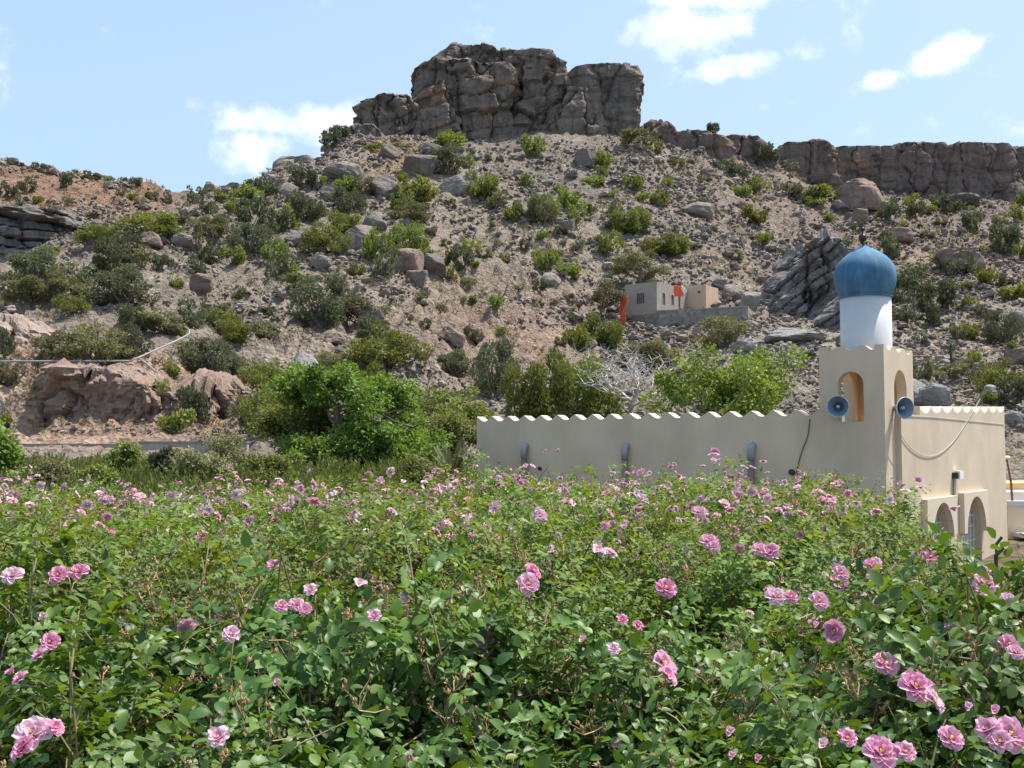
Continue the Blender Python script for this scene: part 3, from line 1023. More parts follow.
def boulder_mesh(seed, mat, sq=0.55):
    V, T = ICO4
    V = np.sign(V) * np.abs(V) ** sq
    R = np.random.default_rng(seed)
    # a few planar cuts make it angular
    for k in range(9):
        n = R.normal(size=3)
        n /= np.linalg.norm(n)
        lim = R.uniform(0.62, 0.95)
        dd = V @ n
        V = V - n * np.clip(dd - lim, 0, None)[:, None] * 0.92
    V = V + V * (0.05 * fbm(V * 2.2 + seed, 4, 0.6))[:, None] * 1.3
    V = V - (0.05 * np.exp(-((np.sin(V[:, 2] * 5 + seed + V[:, 0] * 1.5)) / 0.2) ** 2))[:, None] * V
    return mesh('boulder', V, None, T, None, False, [mat])


BM = [boulder_mesh(s, M['boulder']) for s in range(40, 46)]
BR = [boulder_mesh(s, M['boulder_red'], 0.5) for s in range(50, 52)]
BP = [boulder_mesh(s, M['pale'], 0.6) for s in range(60, 62)]
# px, foot row, width, height, kind, tilt, label
boulders = [
    (437, 158, 34, 14, 'g', .1, 'pale flat slab below the left foot of the summit crag'),
    (420, 176, 40, 26, 'g', .15, 'large flat grey slab on the upper slope with a small tree at its end'),
    (456, 195, 32, 20, 'g', -.5, 'elongated grey boulder tipped down towards the right on the upper slope'),
    (382, 198, 30, 22, 'g', .2, 'grey slab at the left edge of the orange soil patch'),
    (357, 250, 36, 26, 'g', .1, 'broad grey boulder half hidden by shrubs below the rounded rock mass'),
    (407, 276, 34, 26, 'r', .1, 'brown sided boulder, left of two joined in the middle of the slope'),
    (433, 274, 26, 22, 'g', -.2, 'grey angular boulder, right of two joined in the middle of the slope'),
    (417, 284, 24, 16, 'g', .2, 'pale grey boulder wedged below the brown sided one'),
    (340, 180, 40, 20, 'g', .1, 'wide grey boulder under the rounded dark rock mass'),
    (388, 160, 22, 14, 'g', .3, 'leaning grey boulder under the small overhanging crag'),
    (865, 212, 46, 34, 'r', -.1, 'biggest pink boulder in front of the red brown cliff face'),
    (862, 224, 16, 14, 'r', .1, 'small pink boulder just under the biggest pink one'),
    (842, 212, 18, 10, 'g', .2, 'flat grey boulder left of the biggest pink one'),
    (587, 168, 26, 20, 'g', .1, 'grey boulder on the scree right of the crag foot'),
    (696, 216, 36, 16, 'g', .05, 'low grey outcrop boulder in mid scree under the brown buttress'),
    (199, 292, 22, 18, 'r', .0, 'pale orange boulder alone among the left shrubs'),
    (149, 246, 22, 14, 'r', .1, 'pinkish boulder above the left shrubs under the red hill'),
    (182, 248, 24, 14, 'g', .2, 'pale boulder in the row above the left shrubs'),
    (160, 246, 16, 12, 'g', .1, 'grey boulder next to the pinkish one under the red hill'),
    (238, 208, 20, 12, 'g', .2, 'grey boulder under the pointed skyline slabs'),
    (286, 196, 20, 12, 'g', .3, 'grey boulder right of the pointed skyline slabs'),
    (331, 200, 24, 14, 'g', .1, 'grey boulder on the left ridge below the flat-topped ledge'),
    (300, 246, 26, 14, 'g', .4, 'tilted grey slab among the left slope shrubs'),
    (320, 272, 20, 14, 'g', .1, 'squat grey boulder among shrubs left of the two joined boulders'),
    (375, 232, 24, 16, 'g', .3, 'grey slab lying among green shrubs on the ridge'),
    (568, 232, 16, 14, 'g', .1, 'pale boulder by the three green shrubs in mid scree'),
    (937, 404, 30, 20, 'p', .1, 'smooth pale boulder behind the roof right of the minaret'),
    (914, 406, 28, 24, 'p', .0, 'pale boulder touching the minaret behind the roof'),
    (905, 372, 12, 10, 'r', .1, 'reddish boulder just right of the minaret parapet'),
    (995, 408, 24, 22, 'p', .1, 'grey boulder under the bright shrub behind the far roof corner'),
    (1012, 425, 22, 12, 'p', .1, 'grey boulder past the far roof corner'),
    (1018, 366, 24, 14, 'r', -.2, 'pinkish slab at the right edge above the far roof corner'),
    (1016, 322, 16, 10, 'p', .1, 'pale slab at the right edge under the dark shrubs'),
    (299, 390, 38, 38, 'p', .2, 'big smooth grey and white rock between the acacia and the lush tree'),
    (335, 346, 22, 12, 'r', .1, 'pinkish boulder behind the smooth grey and white rock'),
    (370, 330, 24, 16, 'g', .1, 'grey boulder at the foot of the flat crowned acacia'),
    (476, 344, 26, 14, 'r', .5, 'shadowed brown boulder under the dipping beds'),
    (452, 346, 30, 15, 'r', .5, 'brown block at the left end of the dipping beds'),
    (551, 286, 18, 14, 'g', .5, 'tilted grey block at the top of the dipping beds'),
    (610, 330, 10, 7, 'p', .1, 'small pale stone beside the orange cloth'),
    (593, 352, 10, 8, 'g', .1, 'small dark boulder under the green shrub left of the house'),
    (795, 343, 60, 14, 'p', .05, 'wide pale rock apron under the tilted grey slab'),
    (745, 352, 26, 9, 'p', .1, 'pale flat rock at the end of the stone yard wall'),
    (752, 312, 22, 22, 'g', .2, 'jagged grey boulder at the end of the stone yard wall'),
    (735, 300, 20, 16, 'g', .4, 'grey boulder behind the peach room of the house'),
    (720, 290, 16, 10, 'g', .1, 'grey boulder above the peach room of the house'),
    (770, 296, 16, 14, 'g', .1, 'grey boulder at the left edge of the tilted slab'),
    (962, 208, 40, 10, 'g', .0, 'low grey rock shelf at the foot of the widest cliff block'),
    (965, 272, 40, 26, 'r', .0, 'dark red rock face in the orange soil on the right slope'),
    (900, 244, 34, 14, 'r', .1, 'dark red rock lip just above and right of the blue dome'),
]
for i, (px, py, w, h, k, tilt, lab) in enumerate(boulders):
    p = ground(px, py)
    s = p.y / F
    me = {'g': BM, 'r': BR, 'p': BP}[k]
    o = link('boulder', me[i % len(me)], None, lab, 'boulder')
    o.scale = (w * s * 0.52, max(w, h) * s * 0.5, h * s * 0.62)
    o.rotation_euler = (random.uniform(-.25, .25), tilt, random.uniform(-.5, .5))
    o.location = p + Vector((0, max(w, h) * s * 0.25, h * s * 0.42))

# ------------------------------------------------------------------ loose stones over the slope (uncountable)


def scatter_stones(n, base, rmin, rmax, power, ddens):
    V0, T0 = base
    R = np.random.default_rng(n)
    tmpl = []
    for k in range(14):
        v = np.sign(V0) * np.abs(V0) ** 0.75 * (1 + R.uniform(-.35, .35, len(V0)))[:, None]
        v = v * np.array([R.uniform(.8, 1.3), R.uniform(.7, 1.1), R.uniform(.45, .8)])
        tmpl.append(v)
    tmpl = np.array(tmpl)
    pts, rad = [], []
    tries = 0
    vis_top = VIS.min(0)
    while len(pts) < n and tries < n * 6:
        tries += 1
        px = R.uniform(-60, 1090)
        py = R.uniform(130, 436)
        j = min(nc - 1, np.searchsorted(PXC, px))
        if py < vis_top[j]:
            continue
        g = ground(px, py)
        if g.y < 52 or g.y > 240:
            continue
        m = pn(np.array([[g.x * 0.05, g.y * 0.05, 2.0]]))[0] + 0.5 * pn(np.array([[g.x * 0.16, g.y * 0.16, 7.0]]))[0]
        keep = 0.42 + 0.9 * m
        if px > 600:
            keep += 0.25
        if 430 < px < 600 and 225 < py < 300:
            keep -= 0.3
        if 430 < px < 600 and 280 < py < 390:
            keep -= 0.35
        if px < 230 and py > 300:
            keep -= 0.35
        if R.uniform() > keep:
            continue
        pts.append(g)
        rad.append((rmin + (rmax - rmin) * R.uniform() ** power) * (0.25 + 0.75 * min(1.0, (g.y - 40) / 100)))
    pts = np.array([p[:] for p in pts])
    rad = np.array(rad)
    n = len(pts)
    k = R.integers(0, len(tmpl), n)
    ang = R.uniform(0, 6.283, n)
    tl = R.normal(0, .3, n)
    v = tmpl[k] * rad[:, None, None]
    c, s = np.cos(ang)[:, None], np.sin(ang)[:, None]
    x, y, z = v[..., 0], v[..., 1], v[..., 2]
    ct, st = np.cos(tl)[:, None], np.sin(tl)[:, None]
    x, z = x * ct - z * st, x * st + z * ct
    x, y = x * c - y * s, x * s + y * c
    v = np.stack([x, y, z], -1) + pts[:, None, :]
    v[..., 2] += rad[:, None] * 0.22
    t = (T0[None] + (np.arange(n) * len(V0))[:, None, None]).reshape(-1, 3)
    rnd = np.repeat(np.clip(R.beta(2.2, 2.4, n), 0, 1), len(V0))
    return v.reshape(-1, 3), t, rnd


va, ta, ra = scatter_stones(27000, ICO1, 0.09, 0.36, 2.2, None)
vb, tb, rb = scatter_stones(2600, ICO2, 0.28, 0.85, 2.8, None)
link('scree', mesh('scree', np.concatenate([va, vb]), None, np.concatenate([ta, tb + len(va)]), {'rnd': np.concatenate([ra, rb])}, False, [M['stone']]),
     None, 'loose grey and tan stones strewn over the dry slope', 'stones', None, 'stuff')

# ------------------------------------------------------------------ shrubs and trees


def cards(C, D, N, L, W, kind='diamond'):
    """leaf quads: centre C, direction D, normal N, length L, width W"""
    D = D / (np.linalg.norm(D, axis=1)[:, None] + 1e-9)
    S = np.cross(D, N)
    S /= np.linalg.norm(S, axis=1)[:, None] + 1e-9
    Nn = np.cross(S, D)
    L = np.asarray(L)[:, None]
    W = np.asarray(W)[:, None]
    a = C - D * L * 0.5
    b = C + S * W * 0.5 + Nn * W * 0.12
    c = C + D * L * 0.5
    e = C - S * W * 0.5 + Nn * W * 0.12
    V = np.stack([a, b, c, e], 1).reshape(-1, 3)
    n = len(C)
    i = np.arange(n) * 4
    return V, np.stack([i, i + 1, i + 2, i + 3], 1)


def unit(n, R):
    v = R.normal(size=(n, 3))
    return v / np.linalg.norm(v, axis=1)[:, None]


def shrub_mesh(seed, n, leaf, mat, flat=1.0, clumps=11, spread=0.62):
    """unit shrub: radius about 1, height about 1.5 * flat; returns foliage, stem meshes"""
    R = np.random.default_rng(seed)
    cc = []
    while len(cc) < clumps:
        p = R.uniform(-1, 1, 3)
        p[2] = R.uniform(0.12, 1.15)
        if (p[0] ** 2 + p[1] ** 2) + ((p[2] - 0.5) / 0.8) ** 2 < 0.75:
            cc.append(p * np.array([1, 1, flat]))
    cc = np.array(cc)
    rr = R.uniform(0.24, 0.46, clumps) * spread / 0.62
    k = R.choice(clumps, n, p=rr ** 2 / (rr ** 2).sum())
    dirs = unit(n, R)
    rad = rr[k] * (R.uniform(0.25, 1.0, n) ** 0.5) * R.choice([1, 1, 1, 1.22], n)
    C = cc[k] + dirs * rad[:, None] * np.array([1, 1, 0.85])
    C[:, 2] = np.abs(C[:, 2]) * 0.98 + 0.02
    D = dirs + 0.7 * unit(n, R) + np.array([0, 0, 0.25])
    N = dirs + 0.8 * unit(n, R) + np.array([0, 0, 0.5])
    sz = leaf * R.uniform(0.6, 1.4, n)
    V, q = cards(C, D, N, sz * 1.5, sz * 0.95)
    V[:, 2] = np.maximum(V[:, 2], 0.0)
    crnd = R.uniform(0, 1, clumps)
    rnd = np.clip(0.55 * R.uniform(0, 1, n) + 0.45 * crnd[k], 0, 1)
    fo = mesh('foliage', V, q, None, {'rnd': np.repeat(rnd, 4)}, False, [mat])
    mb = MB()
    for c in cc:
        b = np.array([R.normal(0, .06), R.normal(0, .06), -0.08])
        m_ = (b + c) / 2 + np.array([R.normal(0, .08), R.normal(0, .08), -0.06])
        mb.tube([b, m_, c], [0.035, 0.024, 0.01], 5, False)
    V, q, t = mb.arrays()
    return fo, mesh('stems', V, q, t, None, True, [M['bark']])


SH = {}
for key, mat in (('g', 'leaf_g'), ('d', 'leaf_d'), ('o', 'leaf_o'), ('y', 'leaf_y')):
    for s in range(3):
        SH[key, 'small', s] = shrub_mesh(hash((ord(key), s)) % 9999, (1000, 820, 480)[s], (0.13, 0.15, 0.13)[s], M[mat], 1.0, (9, 7, 12)[s], (.62, .7, .5)[s])
    for s in range(3):
        if key != 'y':
            SH[key, 'big', s] = shrub_mesh(hash((ord(key), s + 7)) % 9999, (7500, 6000, 4200)[s], 0.052, M[mat], 1.0, (16, 22, 30)[s], (.52, .46, .4)[s])
SH['y', 'big', 0] = SH['y', 'big', 1] = SH['y', 'big', 2] = SH['y', 'small', 0]

# px, foot row, width, height, colour
shrubs = """
18 166 7 4 d;38 172 11 7 d;51 172 9 5 d;65 189 10 13 d;90 180 13 7 d;107 181 11 5 o;124 185 7 6 d;135 187 10 8 d;121 197 10 10 d;130 200 9 7 g;151 201 10 8 d;169 204 7 14 d
3 199 11 13 d;14 198 9 9 d;20 208 9 14 d;27 194 13 12 d;36 205 8 8 g;196 202 17 15 d;26 224 15 13 d;46 224 19 11 d;95 247 34 19 g;112 252 15 17 g;150 240 46 23 g;168 242 16 22 d
127 254 21 17 d;107 278 42 34 d;143 270 27 19 o;162 270 15 13 d;35 288 54 34 d;76 287 26 24 d;30 308 44 20 o;60 303 42 24 o;70 315 30 20 g;48 257 23 11 g;122 305 52 34 d;196 277 15 21 d;176 289 13 9 g
253 194 12 13 d;270 194 23 18 d;222 202 15 11 g;247 204 23 15 g;207 214 18 20 d;235 214 19 15 g;250 228 24 26 d;218 230 19 15 d;210 238 32 17 o;275 234 23 22 d;288 230 19 21 g;303 222 32 26 d
305 189 17 15 d;321 186 11 8 g;345 192 21 17 g;365 194 19 13 o;345 214 30 24 d;340 235 34 24 g;325 257 36 26 g;250 257 38 28 d;275 265 26 24 g;232 264 17 15 g;276 279 23 30 d;291 275 17 13 g;375 265 19 32 g
384 279 24 36 d;396 212 11 17 g;397 254 11 11 g;206 264 22 32 d;331 151 15 19 d;340 142 16 12 d;297 180 15 20 d
453 150 27 20 g;447 175 32 28 d;466 167 15 11 g;480 198 32 27 g;478 201 19 15 g;498 209 22 16 o;515 222 19 21 g;530 160 19 21 g;525 187 13 12 g;543 223 30 24 o;570 210 19 20 g;576 227 19 20 g
403 184 11 13 g;417 202 28 20 g;404 214 15 20 g;411 225 32 18 o;411 254 36 26 g;467 256 21 15 g;462 270 17 21 d;447 264 9 11 y;451 281 14 12 y;476 272 10 8 g;484 259 13 8 o;497 248 7 9 o;523 252 8 10 d
548 275 17 24 g;562 278 15 11 g;574 278 13 9 g;542 240 9 9 g;577 252 13 13 d;630 233 32 25 g;617 230 19 22 o;609 257 27 22 g;666 256 38 22 g;602 167 14 15 g;603 177 11 10 g;594 187 22 12 g
632 190 14 13 g;669 190 10 11 g;661 206 18 18 g;642 202 10 9 g;613 198 8 7 g;636 150 24 18 o;654 156 15 11 o;730 172 19 13 d;738 180 13 13 d;742 198 15 13 g;756 194 21 15 g;755 225 23 18 y
714 135 11 11 d;746 153 14 14 d;657 125 11 9 d;761 147 9 7 d;783 146 24 8 d;763 165 19 19 d;815 147 11 6 d;782 192 15 9 d;803 202 21 15 d;817 200 25 14 g;812 208 23 9 g;842 206 15 13 d;852 208 11 11 g;870 214 17 11 g
891 222 15 19 d;880 219 7 9 y;912 208 13 11 g;915 219 15 14 d;931 214 15 9 g;938 207 13 14 d;948 214 19 15 d;973 234 15 17 d;1018 222 17 15 g;1020 208 9 15 g
1004 254 24 24 d;961 275 26 26 d;990 284 19 19 g;1021 260 11 15 g;915 278 23 17 d;912 293 24 20 d;940 311 28 26 d;917 306 17 15 d;897 307 15 15 d;888 260 21 17 d;938 268 15 15 o;1007 290 12 12 d;1014 301 21 13 g;967 310 15 13 g;965 292 15 9 o;900 232 15 7 o
897 321 13 13 d;908 324 13 13 d;931 328 17 19 d;922 344 12 14 d;959 341 12 12 d;974 339 16 15 g;1003 344 30 29 d;975 358 8 7 g;972 366 11 13 g;978 382 17 13 d;963 374 15 13 o;950 381 30 12 o;1001 395 38 34 g;990 405 13 15 g;1016 408 22 22 d;922 384 24 24 d
4 358 12 22 d;8 390 18 18 o;92 368 56 36 o;62 358 42 22 o;105 370 20 22 g;129 361 32 32 d;131 331 30 25 d;165 335 42 19 o;190 329 26 31 d;90 384 24 16 o;172 377 15 12 g;163 404 13 18 g;188 416 18 22 d;176 433 26 22 g;184 360 30 16 o;196 372 15 17 d;4 432 10 14 g
220 329 34 22 g;224 314 13 7 d;269 315 13 7 d;210 375 40 34 d;228 353 32 22 g;225 378 32 22 d;325 326 56 46 d;294 293 25 14 o;370 354 38 32 d;262 390 40 30 g;195 418 21 24 d;275 434 50 40 g;250 430 30 30 o;330 374 32 16 o;370 380 38 22 g
385 369 62 40 g;375 406 42 40 g;455 376 34 22 d;493 397 44 52 d;540 420 52 64 g;588 418 62 50 g;450 432 72 44 g;472 306 8 10 g;493 309 12 12 g;463 306 6 8 o;600 345 36 30 g;578 351 22 20 g;722 348 46 28 o;650 370 52 22 o;569 280 13 11 g;765 246 14 10 g;430 470 30 22 g;762 246 9 9 g
650 258 14 8 o;690 250 12 7 o;505 262 9 7 o;440 312 12 8 o;425 330 10 8 d;735 262 12 8 o;712 232 10 6 o;680 168 14 9 o;700 206 12 6 o;846 246 12 10 d;858 232 10 9 d;884 244 12 10 d;1000 226 14 9 o;930 238 12 6 o;985 318 14 9 o;952 352 10 8 o;1010 352 12 9 g;942 226 9 6 o;160 222 14 9 o;180 226 16 10 d;140 206 9 6 o;70 205 9 6 o;88 218 8 6 o;355 275 15 10 o;420 300 13 8 o;300 318 12 7 o;238 300 14 9 o;408 240 11 8 o;355 170 14 9 o;372 152 12 9 g;400 150 10 7 o
"""
SL = []
for line in shrubs.strip().splitlines():
    for e in line.split(';'):
        a = e.split()
        SL.append([float(x) for x in a[:4]] + [a[4]])
print('shrubs', len(SL))
Rx = np.random.default_rng(71)
while len(SL) < 292:
    px_, py_ = Rx.uniform(400, 1020), Rx.uniform(160, 345)
    j_ = min(nc - 1, np.searchsorted(PXC, px_))
    if py_ < VIS[:, j_].min() + 8 or 600 < px_ < 850 and py_ > 235 or any(math.hypot(px_ - e[0], py_ - e[1]) < 16 for e in SL):
        continue
    w_ = Rx.uniform(6, 13)
    SL.append([px_, py_, w_, w_ * Rx.uniform(.6, .9), 'gdod'[int(Rx.integers(0, 4))]])
landmarks = [
    (525, 95, 'the summit crag'), (378, 108, 'the small overhanging crag'), (362, 138, 'the rounded dark rock mass'), (297, 167, 'the flat-topped skyline ledge'), (226, 190, 'the pointed skyline slabs'),
    (90, 195, 'the red brown hill'), (40, 240, 'the banded grey ledges'), (456, 185, 'the elongated tipped boulder'), (420, 165, 'the large flat grey slab'), (420, 265, 'the two joined boulders'),
    (382, 190, 'the grey slab by the orange patch'), (587, 160, 'the grey boulder beneath the crag'), (690, 155, 'the shaded rock buttress'), (800, 170, 'the leaning dark cliff slab'), (865, 195, 'the biggest pink boulder'),
    (970, 180, 'the widest cliff block'), (905, 175, 'the rounded cliff block'), (1014, 185, 'the cliff at the right edge'), (805, 290, 'the tilted grey slab'), (864, 270, 'the blue dome'), (866, 320, 'the white drum'), (866, 375, 'the minaret arch'),
    (965, 265, 'the dark red rock face'), (951, 360, 'the thin utility pole'), (640, 305, 'the grey house'), (690, 320, 'the stone yard wall'), (255, 350, 'the spreading acacia'), (300, 370, 'the smooth grey and white rock'),
    (60, 360, 'the long grey pipe'), (160, 345, 'the broken white pipe'), (100, 400, 'the pink cut bank'), (30, 405, 'the pale cut bank'), (190, 440, 'the low concrete wall'), (510, 320, 'the dipping red beds'), (340, 420, 'the lush green tree'), (540, 250, 'the bare gravel patch'),
    (199, 284, 'the pale orange boulder'), (620, 385, 'the bleached bare tree'), (735, 380, 'the lime green tree'), (150, 240, 'the pinkish boulder row'), (980, 405, 'the far roof corner'), (500, 410, 'the left roof end'), (695, 210, 'the low mid scree outcrop'), (640, 268, 'the olive tree above the house'), (362, 312, 'the flat crowned acacia'), (357, 240, 'the broad grey ridge boulder'), (300, 240, 'the tilted ridge slab')]
CN = {'g': 'green', 'd': 'dark grey-green', 'o': 'olive brown', 'y': 'yellow-green'}
keyed = {}
for i, (px, py, w, h, c) in enumerate(SL):
    cx, cy = px, py - h / 2
    best = min(landmarks, key=lambda l: math.hypot(l[0] - cx, (l[1] - cy) * 1.2))
    dx, dy = cx - best[0], cy - best[1]
    rel = ('right of' if dx > 0 else 'left of') if abs(dx) > abs(dy) * 1.2 else ('below' if dy > 0 else 'above')
    size = 'tiny' if w < 11 else 'small' if w < 18 else 'mid-sized' if w < 30 else 'large'
    keyed.setdefault((size, CN[c], rel, best[2]), []).append(i)
labels = {}
ORD = ['first', 'second', 'third', 'fourth', 'fifth', 'sixth', 'seventh', 'eighth', 'ninth']
for (size, cn, rel, lm), ids in keyed.items():
    ids = sorted(ids, key=lambda i: SL[i][0])
    for n, i in enumerate(ids):
        base = '%s %s shrub growing %s %s' % (size, cn, rel, lm)
        if len(ids) == 2:
            base = '%s one of two %s %s shrubs %s %s' % (('left', 'right')[n], size, cn, rel, lm)
        elif len(ids) > 2:
            base = '%s from left of the %s %s shrubs %s %s' % (ORD[n], size, cn, rel, lm)
        labels[i] = base
for i, (px, py, w, h, c) in enumerate(SL):
    p = ground(px, py)
    s = p.y / F
    big = w >= 30
    fo, st = SH[c, 'big' if big else 'small', i % 3]
    r = empty('shrub', p + Vector((0, 0.1 * w * s, -0.04 * h * s)), labels[i], 'shrub', 'shrubs scattered over the rocky slope', random.uniform(0, 6.28))
    link('foliage', fo, r)
    link('stems', st, r)
    k = w * s * 0.7
    r.rotation_euler = (random.uniform(-.14, .14), random.uniform(-.14, .14), random.uniform(0, 6.28))
    r.scale = (k, k, h * s * 0.98)


def limb_tree(name, base, height, spread, seed, nleaf, leaf, mat, bark, label, cat, group=None, clump_r=0.5, levels=3, trunk_r=0.12, fork=0.28,
              flat=False, nbr=5, droop=0.0, oval=1.0, rough=1.0, skirt=None):
    """trunk with limbs and a crown of small leaves held in clumps round the limb ends"""
    R = np.random.default_rng(seed)
    mb = MB()
    tips = []

    def grow(p, d, L, r, lev):
        pts = [p]
        q = p.copy()
        dd = d.copy()
        n = 4
        for k in range(n):
            dd = dd + R.normal(0, 0.16 * rough, 3) + np.array([0, 0, 0.05 if not flat else 0.0])
            dd /= np.linalg.norm(dd)
            q = q + dd * L / n
            pts.append(q.copy())
        mb.tube(pts, np.linspace(r, r * 0.55, n + 1), 7 if lev < 2 else 5, False)
        if lev >= levels:
            tips.append(q)
            tips.append(pts[2])
            return
        for k in range(nbr if lev == 0 else int(R.integers(3, 5))):
            a = R.uniform(0, 6.283)
            up = R.uniform(0.15, 0.85) if not flat else R.uniform(0.1, 0.45)
            s = np.array([math.cos(a) * spread / height * 2.2, math.sin(a) * spread / height * 2.2, up])
            nd = dd * 0.45 + s
            nd /= np.linalg.norm(nd)
            o = pts[-1] if k < 2 else pts[int(R.integers(2, n + 1))]
            grow(o, nd, L * R.uniform(0.6, 0.85), r * 0.55, lev + 1)
    base = np.array(base[:], float)
    grow(np.zeros(3), np.array([R.normal(0, .08), R.normal(0, .08), 1.0]), height * fork, trunk_r, 0)
    T = np.array(tips)
    # fit crown into the wanted height and spread
    k = np.array([spread / max(1e-6, np.percentile(np.abs(T[:, 0]), 95)), spread / max(1e-6, np.percentile(np.abs(T[:, 1]), 95)), (height - clump_r * 0.7) / T[:, 2].max()])
    V, q, t = mb.arrays()
    V = V * k
    T = T * k
    if skirt is not None:
        zt = T[:, 2]
        f = (zt - zt.min()) / (zt.max() - zt.min())
        T[:, 2] = zt.max() * (skirt + (1 - skirt) * f ** 0.9)
    root = empty(name, base, label, cat, group)
    link('trunk', mesh('trunk', V, q, t, None, True, [bark]), root)
    if nleaf:
        n = nleaf
        w = R.uniform(0.5, 1.5, len(T))
        j = R.choice(len(T), n, p=w / w.sum())
        dirs = unit(n, R)
        C = T[j] + dirs * (clump_r * R.uniform(0.15, 1.0, n) ** 0.6 * (0.7 + 0.5 * R.uniform(0, 1, len(T))[j]))[:, None] * np.array([1, 1, 0.55 if flat else 0.8 * oval])
        D = dirs + 0.8 * unit(n, R) + np.array([0, 0, -droop])
        N = np.array([0, 0, 0.9]) + 0.5 * dirs + 0.8 * unit(n, R)
        sz = leaf * R.uniform(0.6, 1.35, n)
        V, q = cards(C, D, N, sz * 1.6, sz)
        rn = np.clip(0.6 * R.uniform(0, 1, n) + 0.4 * R.uniform(0, 1, len(T))[j], 0, 1)
        link('crown', mesh('crown', V, q, None, {'rnd': np.repeat(rn, 4)}, False, [mat]), root)
    return root


def tree_at(px, foot, d, top, width, **kw):
    """tree whose crown spans `width` pixels and tops out at row `top`, foot row on the ground at distance d"""
    p = P(px, foot, d)
    h = (tv(top) - tv(foot)) * d
    return limb_tree(base=p, height=h, spread=width / F * d * 0.44, **kw)


tree_at(340, 482, 36, 362, 160, name='broadleaf_tree', seed=3, nleaf=34000, leaf=0.088, mat=M['leaf_lush'], skirt=0.02, bark=M['bark'], clump_r=0.5, trunk_r=0.11, nbr=7,
        label='lush bright green broadleaf tree behind the rose field, left of the building', cat='tree')
tree_at(292, 478, 38, 395, 84, name='broadleaf_tree', seed=4, nleaf=13000, leaf=0.08, mat=M['leaf_g'], skirt=0.1, bark=M['bark'], clump_r=0.55, trunk_r=0.1, nbr=6,
        label='duller green tree merging into the left side of the lush tree', cat='tree')
tree_at(392, 478, 37, 404, 66, name='broadleaf_tree', seed=41, nleaf=12000, leaf=0.08, mat=M['leaf_lush'], skirt=0.12, bark=M['bark'], clump_r=0.5, trunk_r=0.09, nbr=6,
        label='small lush green tree touching the right side of the big lush tree', cat='tree')
tree_at(306, 484, 34, 424, 84, name='broadleaf_tree', seed=44, nleaf=9000, leaf=0.08, mat=M['leaf_lush'], skirt=0.04, bark=M['bark'], clump_r=0.42, trunk_r=0.06, nbr=6,
        label='low bright bush filling the foot of the lush tree on its left', cat='tree')
tree_at(366, 484, 34, 428, 70, name='broadleaf_tree', seed=45, nleaf=8000, leaf=0.08, mat=M['leaf_lush'], skirt=0.04, bark=M['bark'], clump_r=0.4, trunk_r=0.06, nbr=6,
        label='low bright bush filling the foot of the lush tree on its right', cat='tree')
tree_at(448, 482, 39, 404, 58, name='broadleaf_tree', seed=6, nleaf=12000, leaf=0.075, mat=M['leaf_g'], skirt=0.12, bark=M['bark'], clump_r=0.5, trunk_r=0.08, nbr=5,
        label='round green bush-like tree just left of the building end', cat='tree')
tree_at(-8, 480, 27, 408, 56, name='broadleaf_tree', seed=5, nleaf=6000, leaf=0.09, mat=M['leaf_lush'], skirt=0.12, bark=M['bark'], clump_r=0.4, trunk_r=0.06,
        label='green tree cut off by the left edge of the photo', cat='tree')
tree_at(738, 520, 42, 345, 158, name='broadleaf_tree', seed=8, nleaf=21000, leaf=0.1, mat=M['leaf_lime'], skirt=0.35, bark=M['bark_white'], clump_r=0.62, trunk_r=0.14, nbr=7, fork=0.4,
        label='wide lime green tree with grey branches behind the long wall', cat='tree')
tree_at(257, 366, 76, 318, 66, name='acacia_tree', seed=21, nleaf=5500, leaf=0.085, mat=M['leaf_o'], bark=M['bark'], clump_r=0.55, trunk_r=0.13, flat=True, fork=0.36,
        label='spreading brown-green acacia with dark open branches beside the smooth rock', cat='tree')
tree_at(362, 338, 82, 294, 52, name='acacia_tree', seed=12, nleaf=5500, leaf=0.1, mat=M['leaf_o'], bark=M['bark'], clump_r=0.55, trunk_r=0.1, flat=True,
        label='flat crowned olive acacia right of the large dark shrub', cat='tree')
tree_at(600, 316, 111, 279, 46, name='acacia_tree', seed=13, nleaf=4000, leaf=0.13, mat=M['leaf_o'], bark=M['bark'], clump_r=0.7, trunk_r=0.12, flat=True,
        label='olive acacia just left of the orange cloth and the house', cat='tree')
tree_at(640, 288, 124, 253, 58, name='acacia_tree', seed=14, nleaf=6500, leaf=0.14, mat=M['leaf_o'], bark=M['bark'], clump_r=0.9, trunk_r=0.14, flat=True,
        label='wide olive tree rising behind the roof of the grey house', cat='tree')
tree_at(225, 486, 31, 424, 40, name='thorn_tree', seed=15, nleaf=1500, leaf=0.05, mat=M['leaf_o'], bark=M['bark'], clump_r=0.3, trunk_r=0.035, fork=0.3,
        label='thin nearly leafless small tree at the far edge of the rose field', cat='tree')
tree_at(127, 474, 30, 438, 26, name='garden_shrub', seed=16, nleaf=2200, leaf=0.07, mat=M['leaf_g'], skirt=0.1, bark=M['bark'], clump_r=0.22, trunk_r=0.03,
        label='light green bush in front of the concrete wall', cat='shrub')
tree_at(162, 478, 29, 444, 22, name='garden_shrub', seed=17, nleaf=2200, leaf=0.06, mat=M['leaf_d'], skirt=0.1, bark=M['bark'], clump_r=0.2, trunk_r=0.03,
        label='dark green bush right of the light green one before the concrete wall', cat='shrub')
tree_at(195, 484, 28, 444, 60, name='garden_shrub', seed=18, nleaf=4200, leaf=0.06, mat=M['leaf_o'], skirt=0.1, bark=M['bark'], clump_r=0.34, trunk_r=0.03,
        label='loose wispy olive bush left of the thin leafless tree', cat='shrub')
